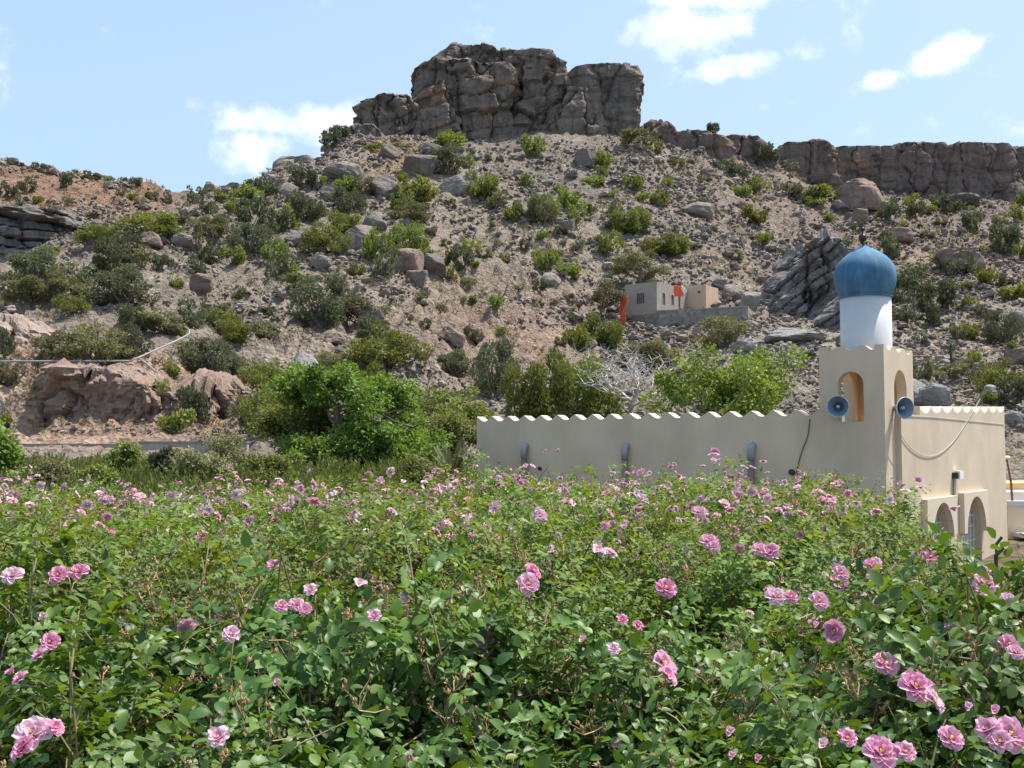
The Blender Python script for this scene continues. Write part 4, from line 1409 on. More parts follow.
for px_, f_, d_, t_, w_, sd_, mt_, lab_ in ((55, 484, 27, 456, 34, 51, 'leaf_o', 'low olive bush in the weeds near the left edge'), (96, 486, 26, 462, 30, 52, 'leaf_g', 'low green bush in the weeds left of the light green one'),
                                           (262, 486, 27, 452, 40, 53, 'leaf_g', 'green bush in the weeds right of the thin leafless tree'), (418, 486, 28, 450, 40, 54, 'leaf_g', 'low green bush between the lush tree and the young palm')):
    tree_at(px_, f_, d_, t_, w_, name='garden_shrub', seed=sd_, nleaf=2600, leaf=.055, mat=M[mt_], skirt=.05, bark=M['bark'], clump_r=.24, trunk_r=.025, label=lab_, cat='shrub')
# bleached bare tree
tree_at(640, 440, 58, 338, 150, name='bare_tree', seed=24, nleaf=0, leaf=0.1, mat=None, bark=M['bark_white'], clump_r=0.1, trunk_r=0.11, levels=4, nbr=7, fork=0.3, rough=1.7,
        label='bleached leafless tree with tangled white branches behind the long wall', cat='tree')


def palm():
    R = np.random.default_rng(5)
    p = P(452, 486, 31)
    root = empty('date_palm', p, 'young grey-green palm with upright fronds left of the building end', 'palm')
    for k in range(15):
        a = R.uniform(0, 6.283)
        out = R.uniform(0.25, 1.0)
        L = R.uniform(1.0, 1.55)
        pts = []
        for t in np.linspace(0, 1, 9):
            pts.append(np.array([math.cos(a) * out * L * t * 0.75, math.sin(a) * out * L * t * 0.75, L * (t - 0.42 * out * t * t)]))
        pts = np.array(pts)
        mb = MB()
        mb.tube(pts, np.linspace(0.014, 0.004, 9), 4, False)
        C, D, N = [], [], []
        for t in np.linspace(0.18, 1, 34):
            i = t * 8
            i0 = min(int(i), 7)
            q = pts[i0] + (pts[i0 + 1] - pts[i0]) * (i - i0)
            tg = pts[i0 + 1] - pts[i0]
            tg /= np.linalg.norm(tg)
            sd = np.cross(tg, [0, 0, 1.0]); sd /= np.linalg.norm(sd) + 1e-9
            for sgn in (1, -1):
                dd = tg * 0.8 + sd * sgn * 0.8 + np.array([0, 0, .25])
                dd /= np.linalg.norm(dd)
                C.append(q + dd * 0.11); D.append(dd); N.append(np.cross(dd, tg))
        V, q = cards(np.array(C), np.array(D), np.array(N), np.full(len(C), 0.24), np.full(len(C), 0.022))
        mb.add(V, q)
        V, q, t = mb.arrays()
        link('frond', mesh('frond', V, q, t, {'rnd': R.uniform(0, 1, len(V))}, False, [M['leaf_d']]), root)
    mb = MB()
    mb.lathe([(0.0, -0.1), (0.13, -0.1), (0.15, 0.1), (0.1, 0.22), (0.0, 0.26)], 10)
    mb.build('trunk', M['bark'], root)


palm()

# tall weeds between the roses and the slope (uncountable)
R = np.random.default_rng(77)
n = 26000
px = R.uniform(-60, 500, n)
d = R.uniform(14.2, 43, n) ** 1.0
x = (px - 512) / F * d
z = base_z(px, d)
cl = fbm(np.stack([x * 0.5, d * 0.5, 0 * x], 1), 3)
keep = cl + R.uniform(-.4, .6, n) > 0.0
x, d, z, cl, px = x[keep], d[keep], z[keep], cl[keep], px[keep]
n = len(x)
ht = (0.22 + 0.35 * np.clip(cl + 0.3, 0, 1.2)) * R.uniform(0.5, 1.3, n)
C, D, N, L, W, rn = [], [], [], [], [], []
for k in range(4):
    dirs = unit(n, R)
    D.append(dirs * 0.6 + np.array([0, 0, 0.8]))
    C.append(np.stack([x, d, z + ht * R.uniform(0.25, 0.9, n)], 1) + dirs * 0.1)
    N.append(unit(n, R) + np.array([0, 0, .6]))
    L.append(R.uniform(0.09, 0.22, n)); W.append(R.uniform(0.03, 0.075, n)); rn.append(np.clip(R.uniform(0, 1, n) * 0.7 + 0.3 * cl, 0, 1))
V, q = cards(np.concatenate(C), np.concatenate(D), np.concatenate(N), np.concatenate(L), np.concatenate(W))
link('weeds', mesh('weeds', V, q, None, {'rnd': np.repeat(np.concatenate(rn), 4)}, False, [M['weed']]), None, 'green weeds along the far edge of the rose field', 'weeds', None, 'stuff')
# straw tufts and low grasses on the slope
pts = []
while len(pts) < 4200:
    px, py = R.uniform(-40, 1070), R.uniform(150, 470)
    g = ground(px, py)
    if g.y < 44 or g.y > 225:
        continue
    if pn(np.array([[g.x * 0.09, g.y * 0.09, 31.0]]))[0] + R.uniform(-.5, .3) < 0.05:
        continue
    pts.append(g[:])
pts = np.array(pts)
k = 9
C = np.repeat(pts, k, 0)
n = len(C)
s = np.repeat(pts[:, 1] / 110, k)
dirs = unit(n, R)
D = dirs * 0.9 + np.array([0, 0, 0.8])
C = C + dirs * (s * 0.25)[:, None] * np.array([1, 1, 0]) + np.array([0, 0, 0.12]) * s[:, None]
V, q = cards(C, D, unit(n, R), 0.42 * s * R.uniform(.6, 1.3, n), 0.1 * s)
link('dry_grass', mesh('dry_grass', V, q, None, {'rnd': np.repeat(R.uniform(0, 1, n), 4)}, False, [M['leaf_o'], M['straw']], np.repeat(R.integers(0, 2, len(pts)), k)), None,
     'dry tufts of grass dotted over the stony slope', 'grass', None, 'stuff')

# ------------------------------------------------------------------ buildings


class Frame:
    """local frame of a building: x along its sunny wall, y along its shaded wall"""

    def __init__(s, px, d, vx, vy):
        s.o = np.array([tu(px, 446) * d, d, 0.0])
        l = math.hypot(vx, vy)
        s.x = np.array([vx / l, vy / l, 0])
        s.y = np.array([-vy / l, vx / l, 0])
        s.rot = math.atan2(vy, vx)

    def shade(s, px, py, x=0.0):     # picture point on plane x = const -> (y, z)
        r = np.array([tu(px, py), 1.0, tv(py)])
        o = s.o + s.x * x
        t = o.dot(s.x) / r.dot(s.x)
        w = r * t - s.o
        return w.dot(s.y), w[2] + EYE

    def sunny(s, px, py, y=0.0):     # picture point on plane y = const -> (x, z)
        r = np.array([tu(px, py), 1.0, tv(py)])
        o = s.o + s.y * y
        t = o.dot(s.y) / r.dot(s.y)
        w = r * t - s.o
        return w.dot(s.x), w[2] + EYE

    def world(s, x, y, z):
        return Vector((s.o + s.x * x + s.y * y + np.array([0, 0, z]))[:])


def arch_poly(c, w, z0, zs, n=14):
    """outline of an arched opening: from foot left, over the arch, to foot right"""
    pts = [(c - w / 2, z0), (c - w / 2, zs)]
    for k in range(1, n):
        a = math.pi * (1 - k / n)
        pts.append((c + w / 2 * math.cos(a), zs + w / 2 * math.sin(a)))
    pts += [(c + w / 2, zs), (c + w / 2, z0)]
    return pts


def wall_with_arches(mb, u0, u1, z0, z1, arches, thick, axis, off, sgn=1.0, sill=True):
    """upright wall with arched through-openings. axis 'x': wall runs along x at y=off, thickness grows by sgn along y. arches: (c,w,zf,zs)"""
    def pt(u, z, t):
        return (u, off + sgn * t, z) if axis == 'x' else (off + sgn * t, u, z)
    us = sorted(arches)
    cur = u0

    def panel(a, b, za, zb):
        for t in (0, thick):
            mb.add([pt(a, za, t), pt(b, za, t), pt(b, zb, t), pt(a, zb, t)], [(0, 1, 2, 3)])
    for (c, w, zf, zs) in us:
        panel(cur, c - w / 2, z0, z1)
        if zf > z0 + 1e-4:
            panel(c - w / 2, c + w / 2, z0, zf)
        o = arch_poly(c, w, zf, zs)
        arc = o[1:-1]
        for (a, b) in zip(arc[:-1], arc[1:]):
            for t in (0, thick):
                mb.add([pt(a[0], a[1], t), pt(b[0], b[1], t), pt(b[0], z1, t), pt(a[0], z1, t)], [(0, 1, 2, 3)])
        for (a, b) in zip(o[:-1], o[1:]):                       # reveals
            mb.add([pt(*a, 0), pt(*b, 0), pt(*b, thick), pt(*a, thick)], [(0, 1, 2, 3)])
        if sill:
            mb.add([pt(*o[0], 0), pt(*o[-1], 0), pt(*o[-1], thick), pt(*o[0], thick)], [(0, 1, 2, 3)])
        cur = c + w / 2
    panel(cur, u1, z0, z1)
    mb.add([pt(u0, z1, 0), pt(u1, z1, 0), pt(u1, z1, thick), pt(u0, z1, thick)], [(0, 1, 2, 3)])
    for u in (u0, u1):
        mb.add([pt(u, z0, 0), pt(u, z1, 0), pt(u, z1, thick), pt(u, z0, thick)], [(0, 1, 2, 3)])


MQ = Frame(885.5, 25.0, 0.6058, 0.7955)
ZG0 = -2.2                                             # lower terrace that the mosque stands on
Y1 = MQ.shade(476.8, 440)[0]                           # length of the shaded wall
X1 = MQ.sunny(1005.0, 440, -0.14)[0]
mosque = empty('mosque', MQ.world(0, 0, 0), 'cream plastered mosque with scalloped parapet and corner minaret behind the roses', 'mosque', None, MQ.rot)
ZV = MQ.shade(700, 417.5)[1]                           # scallop valleys
zcr = MQ.shade(700, 411.5)[1]
TW_Y = MQ.shade(819.6, 400)[0]                         # minaret footprint
TW_X = MQ.sunny(913.6, 400)[0]
ZT_TOP = MQ.shade(884, 344)[1]
print('mosque', Y1, X1, ZV, zcr, TW_Y, TW_X, ZT_TOP)


def scallop(mb, axis, u0, u1, zval, zcrest, per, t0, t1, slope=0.0, base=None, mixc=0.78):
    """parapet strip with rounded valleys between narrow crests; returns the coping as a second mesh"""
    n = max(2, int(round((u1 - u0) / per)))
    per = (u1 - u0) / n
    top = []
    for i in range(n):
        for k in range(12):
            f = k / 12
            h = 1 - math.sin(math.pi * f) ** 3 if mixc < 0 else mixc * (0.5 + 0.5 * math.cos(2 * math.pi * f)) ** 1.2 + (1 - mixc) * (1 - math.sin(math.pi * f) ** 0.7)
            top.append((u0 + (i + f) * per, zval + (zcrest - zval) * h + slope * ((i + f) / n)))
    top.append((u1, zcrest + slope))
    cop = MB()

    def pt(u, z, t):
        return (u, t, z) if axis == 'x' else (t, u, z)
    for (a, b) in zip(top[:-1], top[1:]):
        for t in (t0, t1):
            mb.add([pt(a[0], base, t), pt(b[0], base, t), pt(b[0], b[1], t), pt(a[0], a[1], t)], [(0, 1, 2, 3)])
        cop.add([pt(a[0], a[1], t0), pt(b[0], b[1], t0), pt(b[0], b[1], t1), pt(a[0], a[1], t1)], [(0, 1, 2, 3)])
    for (u, z) in (top[0], top[-1]):
        mb.add([pt(u, base, t0), pt(u, z, t0), pt(u, z, t1), pt(u, base, t1)], [(0, 1, 2, 3)])
    return cop


def fine_wall(mb, axis, u0, u1, z0, z1, off, ng=1):
    pass


# shaded long wall (plane x = 0)
mb = MB()
ZB = ZV - 0.06
mb.box((0.0, TW_Y, ZG0), (0.3, Y1, ZB))
cop = scallop(mb, 'y', TW_Y, Y1, ZV, zcr - 0.01, 0.605, 0.0, 0.34, 0.0, ZB)
mb.build('long_wall', M['plaster'], mosque)
cop.build('coping', M['coping'], mosque, True)
# sunny wall (plane y = -0.14) with two tall arched windows inside projecting surrounds
ws = []
for (pl, pr, ptop, pspring, pfoot) in ((933.2, 954.2, 502.5, 516, 600), (967.5, 986.5, 496.2, 511, 600)):
    xa, xb = MQ.sunny(pl, 520, -0.29)[0], MQ.sunny(pr, 520, -0.29)[0]
    zt = MQ.sunny((pl + pr) / 2, ptop, -0.28)[1]
    ws.append(((xa + xb) / 2, xb - xa, zt - (xb - xa) / 2))
zfoot = MQ.sunny(975, 597, -0.14)[1]
mb = MB()
XS = MQ.sunny(901.5, 440, -0.14)[0]
zr = MQ.sunny(920, 413, -0.14)[1]
SLP = MQ.sunny(1003, 412, -0.14)[1] - zr
wall_with_arches(mb, XS, X1, ZG0, zr - 0.05, [(c, w, zfoot, zs) for c, w, zs in ws], 0.3, 'x', -0.14)
cop = scallop(mb, 'x', TW_X + 0.02, X1, zr, zr + (MQ.sunny(930, 406.2, -0.14)[1] - MQ.sunny(930, 413, -0.14)[1]), (X1 - TW_X) / 9, -0.14, 0.3, SLP, zr - 0.05, 0.0)
mb.build('window_wall', M['plaster'], mosque)
cop.build('coping', M['coping'], mosque, True)
mb = MB()
mb.box((X1 - 0.3, -0.139, ZG0), (X1 - 0.003, Y1, zr + SLP - 0.05)); mb.box((0.3, Y1 - 0.3, ZG0), (X1 - 0.3, Y1 - 0.003, ZV - 0.02))
mb.build('back_wall', M['plaster'], mosque)
MB().box((0.3, 0.3, ZV - 0.55), (X1 - 0.3, Y1 - 0.3, ZV - 0.4)).build('roof', M['concrete'], mosque)
for (c, w, zs), (hl, hr, hb) in zip(ws, ((927.7, 957.0, 537.5), (964.6, 988.6, 531))):
    xa, xb = MQ.sunny(hl, 510, -0.29)[0], MQ.sunny(hr, 500, -0.29)[0]
    zt = MQ.sunny((hl + hr) / 2 + 2, 497.2 if hl < 940 else 491.2, -0.29)[1]
    zb = MQ.sunny((hl + hr) / 2, hb, -0.29)[1]
    mb = MB()
    wall_with_arches(mb, xa, xb, zb, zt, [(c, w, zb, zs)], 0.147, 'x', -0.29, 1.0, False)
    mb.add([(xa, -.29, zb), (c - w / 2, -.29, zb), (c - w / 2, -.143, zb), (xa, -.143, zb)], [(0, 1, 2, 3)])
    mb.add([(c + w / 2, -.29, zb), (xb, -.29, zb), (xb, -.143, zb), (c + w / 2, -.143, zb)], [(0, 1, 2, 3)])
    s_ = mb.build('window_surround', M['coping'], mosque)
    # white lattice and glass behind
    fr = MB()
    zt2 = zs + w / 2
    yg = 0.02
    for k in range(6):
        x = c - w / 2 + w * (k + 0.5) / 6
        half = abs(x - c) / (w / 2)
        fr.box((x - .011, yg, zfoot), (x + .011, yg + .02, zs + w / 2 * math.sqrt(max(0, 1 - half * half))))
    nb = 12
    Rl = np.random.default_rng(3)
    for k in range(nb):
        z = zfoot + (zt2 - zfoot) * (k + 0.3) / nb
        lim = w / 2 if z < zs else math.sqrt(max(0.0, (w / 2) ** 2 - (z - zs) ** 2))
        j0 = int(Rl.integers(0, 3)); j1 = j0 + int(Rl.integers(2, 4))
        xa_, xb_ = max(-lim, -w / 2 + w * (j0 + .5) / 6), min(lim, -w / 2 + w * (j1 + .5) / 6)
        if xb_ > xa_:
            fr.box((c + xa_, yg + .002, z - .011), (c + xb_, yg + .018, z + .011))
        if k % 3 == 0:
            fr.box((c - lim, yg - .002, z + .06), (c + lim, yg + .022, z + .085))
    win = fr.build('window_grille', M['grille'], mosque)
    gl = MB()
    o = arch_poly(c, w, zfoot, zs)
    gl.add([(a, 0.09, b) for a, b in o] + [(c, 0.09, zs)], [], [(i, (i + 1) % len(o), len(o)) for i in range(len(o))])
    gl.build('pane', M['glass'], win)

# minaret
mb = MB()
zt_v = ZT_TOP - 0.12
zsill = MQ.shade(866, 421.5)[1]
al, ar = MQ.shade(863.8, 400)[0], MQ.shade(837.8, 400)[0]
ca, wa = (al + ar) / 2, abs(ar - al)
zap = MQ.shade(851, 371.5)[1]
bl, br = MQ.sunny(894.4, 400)[0], MQ.sunny(907.0, 400)[0]
cb, wb = (bl + br) / 2, abs(br - bl)
zbp = MQ.sunny(900.5, 370)[1]
zbs = MQ.sunny(900, 420)[1]
wall_with_arches(mb, 0.0, TW_Y, ZG0, zt_v - .1, [(ca, wa, zsill, zap - wa / 2)], 0.24, 'y', 0.0)
wall_with_arches(mb, 0.004, TW_X, ZG0, zt_v - .1, [(cb, wb, zsill, zbp - wb / 2)], 0.24, 'x', 0.0015)
wall_with_arches(mb, 0.004, TW_Y - .006, ZV - 0.3, zt_v - .1, [(ca, wa, zsill, zap - wa / 2)], 0.24, 'y', TW_X - 0.0015, -1)
wall_with_arches(mb, 0.006, TW_X - .006, ZV - 0.3, zt_v - .1, [(cb, wb, zsill, zbp - wb / 2)], 0.24, 'x', TW_Y - 0.0015, -1)
tower = None
c1 = scallop(mb, 'y', 0.0, TW_Y, zt_v, ZT_TOP, TW_Y / 3, 0.0, 0.22, 0, zt_v - .1, -1)
c2 = scallop(mb, 'x', 0.004, TW_X, zt_v, ZT_TOP, TW_X / 3, 0.0015, 0.22, 0, zt_v - .1, -1)
c3 = scallop(mb, 'y', 0.004, TW_Y - .006, zt_v, ZT_TOP, TW_Y / 3, TW_X - .22, TW_X - .0015, 0, zt_v - .1, -1)
c4 = scallop(mb, 'x', 0.006, TW_X - .006, zt_v, ZT_TOP, TW_X / 3, TW_Y - .22, TW_Y - .003, 0, zt_v - .1, -1)
tower = mb.build('minaret_tower', M['plaster'], mosque)
cc = MB()
for c_ in (c1, c2, c3, c4):
    V, q, t = c_.arrays(); cc.add(V, q)
cc.build('coping', M['plaster'], tower)
fl = MB()
fl.box((.245, .245, zsill - 0.05), (TW_X - .245, TW_Y - .245, zsill - .01))
fl.box((.245, .245, zt_v - 0.3), (TW_X - .245, TW_Y - .245, zt_v - .14))
for (x0, y0) in ((.2445, .2445), (TW_X - .246, .2445), (.2445, TW_Y - .246), (TW_X - .246, TW_Y - .246)):
    pass
# ochre painted inner faces of the belfry
nx0, nx1, ny0, ny1 = .243, TW_X - .2445, .2445, TW_Y - .2445
inn = MB()
wall_with_arches(inn, ny0, ny1, zsill - .008, zt_v - .302, [(ca, wa + .003, zsill - .008, zap - wa / 2)], 0.012, 'y', .2425)
wall_with_arches(inn, ny0, ny1, zsill - .008, zt_v - .302, [(ca, wa + .003, zsill - .008, zap - wa / 2)], 0.012, 'y', nx1 - .012)
wall_with_arches(inn, .256, nx1 - .014, zsill - .008, zt_v - .302, [(cb, wb + .003, zsill - .008, zbp - wb / 2)], 0.012, 'x', ny0)
wall_with_arches(inn, .256, nx1 - .014, zsill - .008, zt_v - .302, [(cb, wb + .003, zsill - .008, zbp - wb / 2)], 0.012, 'x', ny1 - .012)
inn.build('belfry_lining', M['niche'], tower)
fl.build('belfry_floor', M['niche'], tower)

# drum, onion dome and finial
cx_, cy_ = TW_X / 2, TW_Y / 2
wc = MQ.world(cx_, cy_, 0)
dd = wc.y
rd = 24.7 / F * dd
zd = lambda py: EYE + tv(py) * dd
ztop, zeq, zbase, ztip = zd(297), zd(277), zd(297), zd(246.5)
drum = MB()
drum.lathe([(rd * 1.0, zt_v - .16), (rd, zd(297) + .01), (0, zd(297) + .01)], 48, (cx_, cy_, 0))
drum.build('minaret_drum', M['white'], mosque, True)
rdm = 30.2 / F * dd
prof_ = [(24.4, 297.6), (25.0, 296.8), (26.6, 293), (28.6, 288), (29.9, 282), (30.3, 276), (29.7, 271), (27.8, 266), (24.8, 261.5), (21.0, 257.5), (16.5, 254), (12.0, 251), (7.8, 248.8), (4.2, 247), (1.8, 245.6), (1.0, 244.2)]
dm = MB()
dm.lathe([(a / F * dd, zd(b)) for a, b in prof_], 56, (cx_, cy_, 0))
dome_ = dm.build('minaret_dome', M['blue'], mosque, True)
cl_ = MB()
cl_.lathe([(24.6 / F * dd, zd(298.6)), (25.9 / F * dd, zd(298.4)), (25.9 / F * dd, zd(296.9)), (24.6 / F * dd, zd(296.6))], 48, (cx_, cy_, 0))
cl_.build('collar', M['blue'], dome_, True)
fi = MB()
pf = [(0.9, 246), (0.9, 242.2), (2.4, 241.4), (3.9, 239.5), (4.2, 237.6), (3.6, 235.6), (1.8, 234), (0.8, 233.2), (0.8, 231.5), (2.0, 230.8), (2.5, 229.4), (1.9, 228), (0.7, 227.2), (0.5, 224.5), (0.05, 223)]
fi.lathe([(a / F * dd, zd(b)) for a, b in pf], 20, (cx_ - .02, cy_ + .03, 0))
fi.build('finial', M['brass'], mosque, True)

# downpipes with grey elbows on the long wall
for i, px in enumerate((526.5, 627.0, 753.0)):
    y, z = MQ.shade(px, 447)
    pr = MB()
    r_ = 0.085
    pr.tube([(-0.13, y, ZG0), (-0.13, y, z - .32)], r_, 12)
    pp = pr.build('drain_pipe', M['pipe_brown'], mosque, True)
    el = MB()
    el.tube([(-0.13, y, z - .33), (-0.13, y, z - .12), (-0.11, y, z - .03), (-0.06, y, z + .02), (0.02, y, z + .03)], r_ * 1.12, 12)
    el.build('elbow', M['pipe_grey'], pp, True)
# small dark weep spout
y, z = MQ.shade(540.3, 468.5)
MB().tube([(-0.07, y, z), (0.05, y, z)], 0.055, 10).build('spout', M['iron'], mosque)
y, z = MQ.shade(792.5, 472)
MB().tube([(-0.09, y, z), (0.05, y, z - .02)], 0.075, 10).build('spout', M['iron'], mosque)


# horn loudspeakers
def horn(px, py, d, aim, label):
    p = P(px, py, d)
    a = Vector(aim).normalized()
    root = empty('loudspeaker', p, label, 'loudspeaker', 'horn loudspeakers on the minaret')
    Mx = a.to_track_quat('Z', 'Y').to_matrix().to_4x4()
    r = 0.255
    b = MB()
    b.lathe([(r, 0.0), (r * .93, -.03), (r * .78, -.09), (r * .55, -.17), (r * .36, -.26), (r * .24, -.36), (r * .2, -.4), (r * .17, -.36), (r * .33, -.25), (r * .52, -.155), (r * .75, -.075), (r * .9, -.02), (r * .985, .004)], 36, M=Mx)
    b.build('bell', M['horn'], root, True)
    b = MB()
    b.lathe([(r * 1.035, -.012), (r * 1.035, .012), (r * .97, .014), (r * .96, -.004)], 36, M=Mx)
    b.build('rim', M['horn_rim'], root, True)
    b = MB()
    b.lathe([(0, -.03), (r * .15, -.05), (r * .17, -.12), (r * .1, -.2), (0, -.21)], 18, M=Mx)
    b.build('phase_plug', M['horn_rim'], root, True)
    b = MB()
    b.lathe([(0, -.56), (r * .3, -.55), (r * .34, -.5), (r * .34, -.42), (r * .2, -.38), (0, -.38)], 20, M=Mx)
    b.build('driver', M['horn'], root, True)
    b = MB()
    q = np.array((a * -0.33)[:])
    b.tube([q + np.array([0, 0, -.05]), q + np.array([0, 0, -.27]), q + np.array([0.0, 0.0, -.33])], 0.022, 8)
    b.build('bracket', M['metal'], root)
    return root


wl = MQ.world(-0.28, MQ.shade(838, 407)[0], 0)
horn(837.8, 406.5, wl.y - .15, (-0.35, -0.9, 0.02), 'blue-grey horn loudspeaker at the left arch of the minaret')
wr = MQ.world(MQ.sunny(905, 408, -.3)[0], -.3, 0)
horn(905.2, 408, wr.y - .1, (0.35, -0.9, -0.03), 'pale rimmed horn loudspeaker at the right arch of the minaret')


def wire(name, pts, r, mat, label):
    mb = MB()
    mb.tube(pts, r, 6)
    V, q, t = mb.arrays()
    c = V.mean(0)
    o = link(name, mesh(name, V - c, q, t, None, True, [mat]), None, label, 'cable')
    o.location = c
    return o


def wallpt(px, py, y=-0.158):
    x, z = MQ.sunny(px, py, y)
    return np.array(MQ.world(x, y, z)[:])


def smooth_pts(pts, n=8):
    pts = np.array(pts)
    out = []
    for i in range(len(pts) - 1):
        p0, p1, p2, p3 = pts[max(0, i - 1)], pts[i], pts[i + 1], pts[min(len(pts) - 1, i + 2)]
        for k in range(n):
            t = k / n
            out.append(0.5 * ((2 * p1) + (-p0 + p2) * t + (2 * p0 - 5 * p1 + 4 * p2 - p3) * t * t + (-p0 + 3 * p1 - 3 * p2 + p3) * t ** 3))
    out.append(pts[-1])
    return out


wire('cable', smooth_pts([wallpt(a, b) for a, b in ((893.5, 419.5), (899, 431), (905, 441), (913, 450), (922, 455), (931, 456), (941, 452.5), (952, 443), (961, 431), (969, 418), (975, 408), (980, 399))]), 0.008, M['cable'],
     'pale cable hanging in a deep curve across the sunny wall')
wire('cable', smooth_pts([wallpt(a, b, -.15) for a, b in ((908, 416), (935, 417.5), (965, 420.5), (1004, 424.5))]), 0.007, M['cable'],
     'thin straight cable running along the top of the sunny wall')
pts = []
for a, b in ((810, 419), (808, 436), (803, 449), (799, 462), (796.8, 473)):
    y, z = MQ.shade(a, b)
    pts.append(np.array(MQ.world(-0.02, y, z)[:]))
wire('cable', smooth_pts(pts), 0.013, M['cable_dark'], 'thin dark cable running down the shaded long wall')
# flood lamp over the windows
x, z = MQ.sunny(955.0, 475.5, -.2)
lampo = empty('wall_lamp', MQ.world(x, -.2, z), 'small white flood lamp on the sunny wall above the arched windows', 'lamp', None, MQ.rot)
b = MB(); b.box((0.05, -.12, -.1), (0.42, .02, .12)); b.build('lamp_housing', M['lamp'], lampo)
b = MB(); b.lathe([(0, -.09), (.085, -.08), (.09, .08), (0, .09)], 12); b.build('lamp_base', M['iron'], lampo)
x2, z2 = MQ.sunny(953.4, 495.5, -.16)
b = MB(); b.tube([(0.0, .04, -.05), (x2 - x, .04, z2 - z)], .014, 6); b.build('conduit', M['pipe_brown'], lampo)

# ------------------------------------------------------------------ right edge: neighbouring house, posts
pb = P(1007.5, 500, 36)
hz = lambda py, d: EYE + tv(py) * d
nb_ = empty('neighbour_house', (pb.x, pb.y, 0), 'peach coloured house with a white canopy past the right end of the mosque', 'house')
b = MB(); b.box((0, 0, -2.6), (7, 6, hz(506, 36))); b.build('wall', M['peach'], nb_)
b = MB(); b.box((-.05, -.05, hz(506, 36) + .003), (7.05, .3, hz(501, 36))); b.build('parapet', M['white'], nb_)
b = MB(); b.box((0.05, 1.2, hz(506, 36)), (7, 5, hz(493.5, 36))); b.build('roof_room', M['white'], nb_)
b = MB(); b.box((-.05, 3.0, hz(494, 36)), (7, 5.8, hz(484, 38))); b.build('orange_parapet', M['orange_trim'], nb_)
b = MB(); b.box((.12, -.7, hz(536, 36)), (4, -.003, hz(532, 36))); b.tube([(.3, -.6, hz(536, 36)), (.3, -.6, -1.6)], .02, 6); b.tube([(.9, -.6, hz(536, 36)), (.9, -.6, -1.6)], .02, 6); b.build('canopy', M['white'], nb_)
b = MB(); b.box((.0, -.9, -2.5), (7, -.6, hz(554, 35.4))); b.build('yard_wall', M['coping'], nb_)
p = P(1012.5, 503, 36.2)
rp = empty('pole', (p.x, p.y, p.z - .12), 'thin rusty pole with a white lamp top past the mosque corner', 'pole')
b = MB(); b.tube([(0, 0, 0), (-.03, 0, .8), (-.15, 0, 1.6)], [.045, .04, .03], 8); b.build('shaft', M['rust'], rp)
b = MB(); b.lathe([(0, .0), (.09, .0), (.12, .06), (.05, .1), (0, .1)], 12, (-.15, 0, 1.62)); b.build('lamp_head', M['lamp'], rp)
for i, (px, pyb, pym, pxt, pyt, d, lab) in enumerate([
        (994.2, 620, 580, 1004.0, 568.0, 13.0, 'nearest dark fence post with a thick bent top at the right edge'),
        (995.7, 610, 555, 1003.2, 547.5, 16.5, 'middle one of three dark fence posts lined up by the window wall'),
        (996.2, 600, 544, 1001.8, 537.0, 20.0, 'farthest of the three dark bent fence posts by the window wall'),
        (1013.3, 620, 567.5, 1020.6, 560.0, 15.0, 'dark bent fence post standing apart before the peach house'),
        (1017.0, 620, 588.0, 1025.0, 579.0, 12.0, 'dark bent fence post cut by the right edge of the photo')]):
    m_ = P(px, pym, d)
    t_ = P(pxt, pyt, d)
    root = empty('fence_post', (m_.x, m_.y, -2.0), lab, 'fence post', 'bent iron fence posts')
    b = MB()
    zz = m_.z + 2.0
    b.tube([(0, 0, 0), (0, 0, zz)], 0.026, 5); b.build('shaft', M['iron'], root)
    b = MB()
    b.tube([(-.012, 0, zz - .02), (t_.x - m_.x, 0, t_.z + 2.0)], 0.03, 5); b.build('bent_arm', M['iron'], root)

# ------------------------------------------------------------------ stone house on the slope
HF = Frame(658, 112, 0.6, 0.8)
zr_, zy_, zb_ = HF.shade(658, 281.5)[1], HF.shade(658, 311.3)[1], HF.shade(658, 331)[1] - 1
yl = HF.shade(625, 300)[0]
xj = HF.sunny(687.5, 300)[0]
house = empty('house', HF.world(0, 0, 0), 'small flat roofed grey and peach house halfway up the slope', 'house', None, HF.rot)
b = MB()
hw = [HF.shade(644.2, 298)[0], HF.shade(636.6, 298)[0], HF.shade(640, 303.8)[1], HF.shade(640, 293.4)[1]]


def wall_with_holes(mb, axis, u0, u1, z0, z1, holes, off, th, sgn=1):
    def pt(u, z, t):
        return (u, off + sgn * t, z) if axis == 'x' else (off + sgn * t, u, z)
    us = sorted(set([u0, u1] + [h[0] for h in holes] + [h[1] for h in holes]))
    zs_ = sorted(set([z0, z1] + [h[2] for h in holes] + [h[3] for h in holes]))
    for a, c in zip(us[:-1], us[1:]):
        for e, f in zip(zs_[:-1], zs_[1:]):
            um, zm = (a + c) / 2, (e + f) / 2
            if any(h[0] < um < h[1] and h[2] < zm < h[3] for h in holes):
                continue
            mb.add([pt(a, e, 0), pt(c, e, 0), pt(c, f, 0), pt(a, f, 0)], [(0, 1, 2, 3)])
    for h in holes:
        cs = [(h[0], h[2]), (h[1], h[2]), (h[1], h[3]), (h[0], h[3])]
        for i in range(4):
            a, c = cs[i], cs[(i + 1) % 4]
            mb.add([pt(*a, 0), pt(*c, 0), pt(*c, th), pt(*a, th)], [(0, 1, 2, 3)])
    return pt


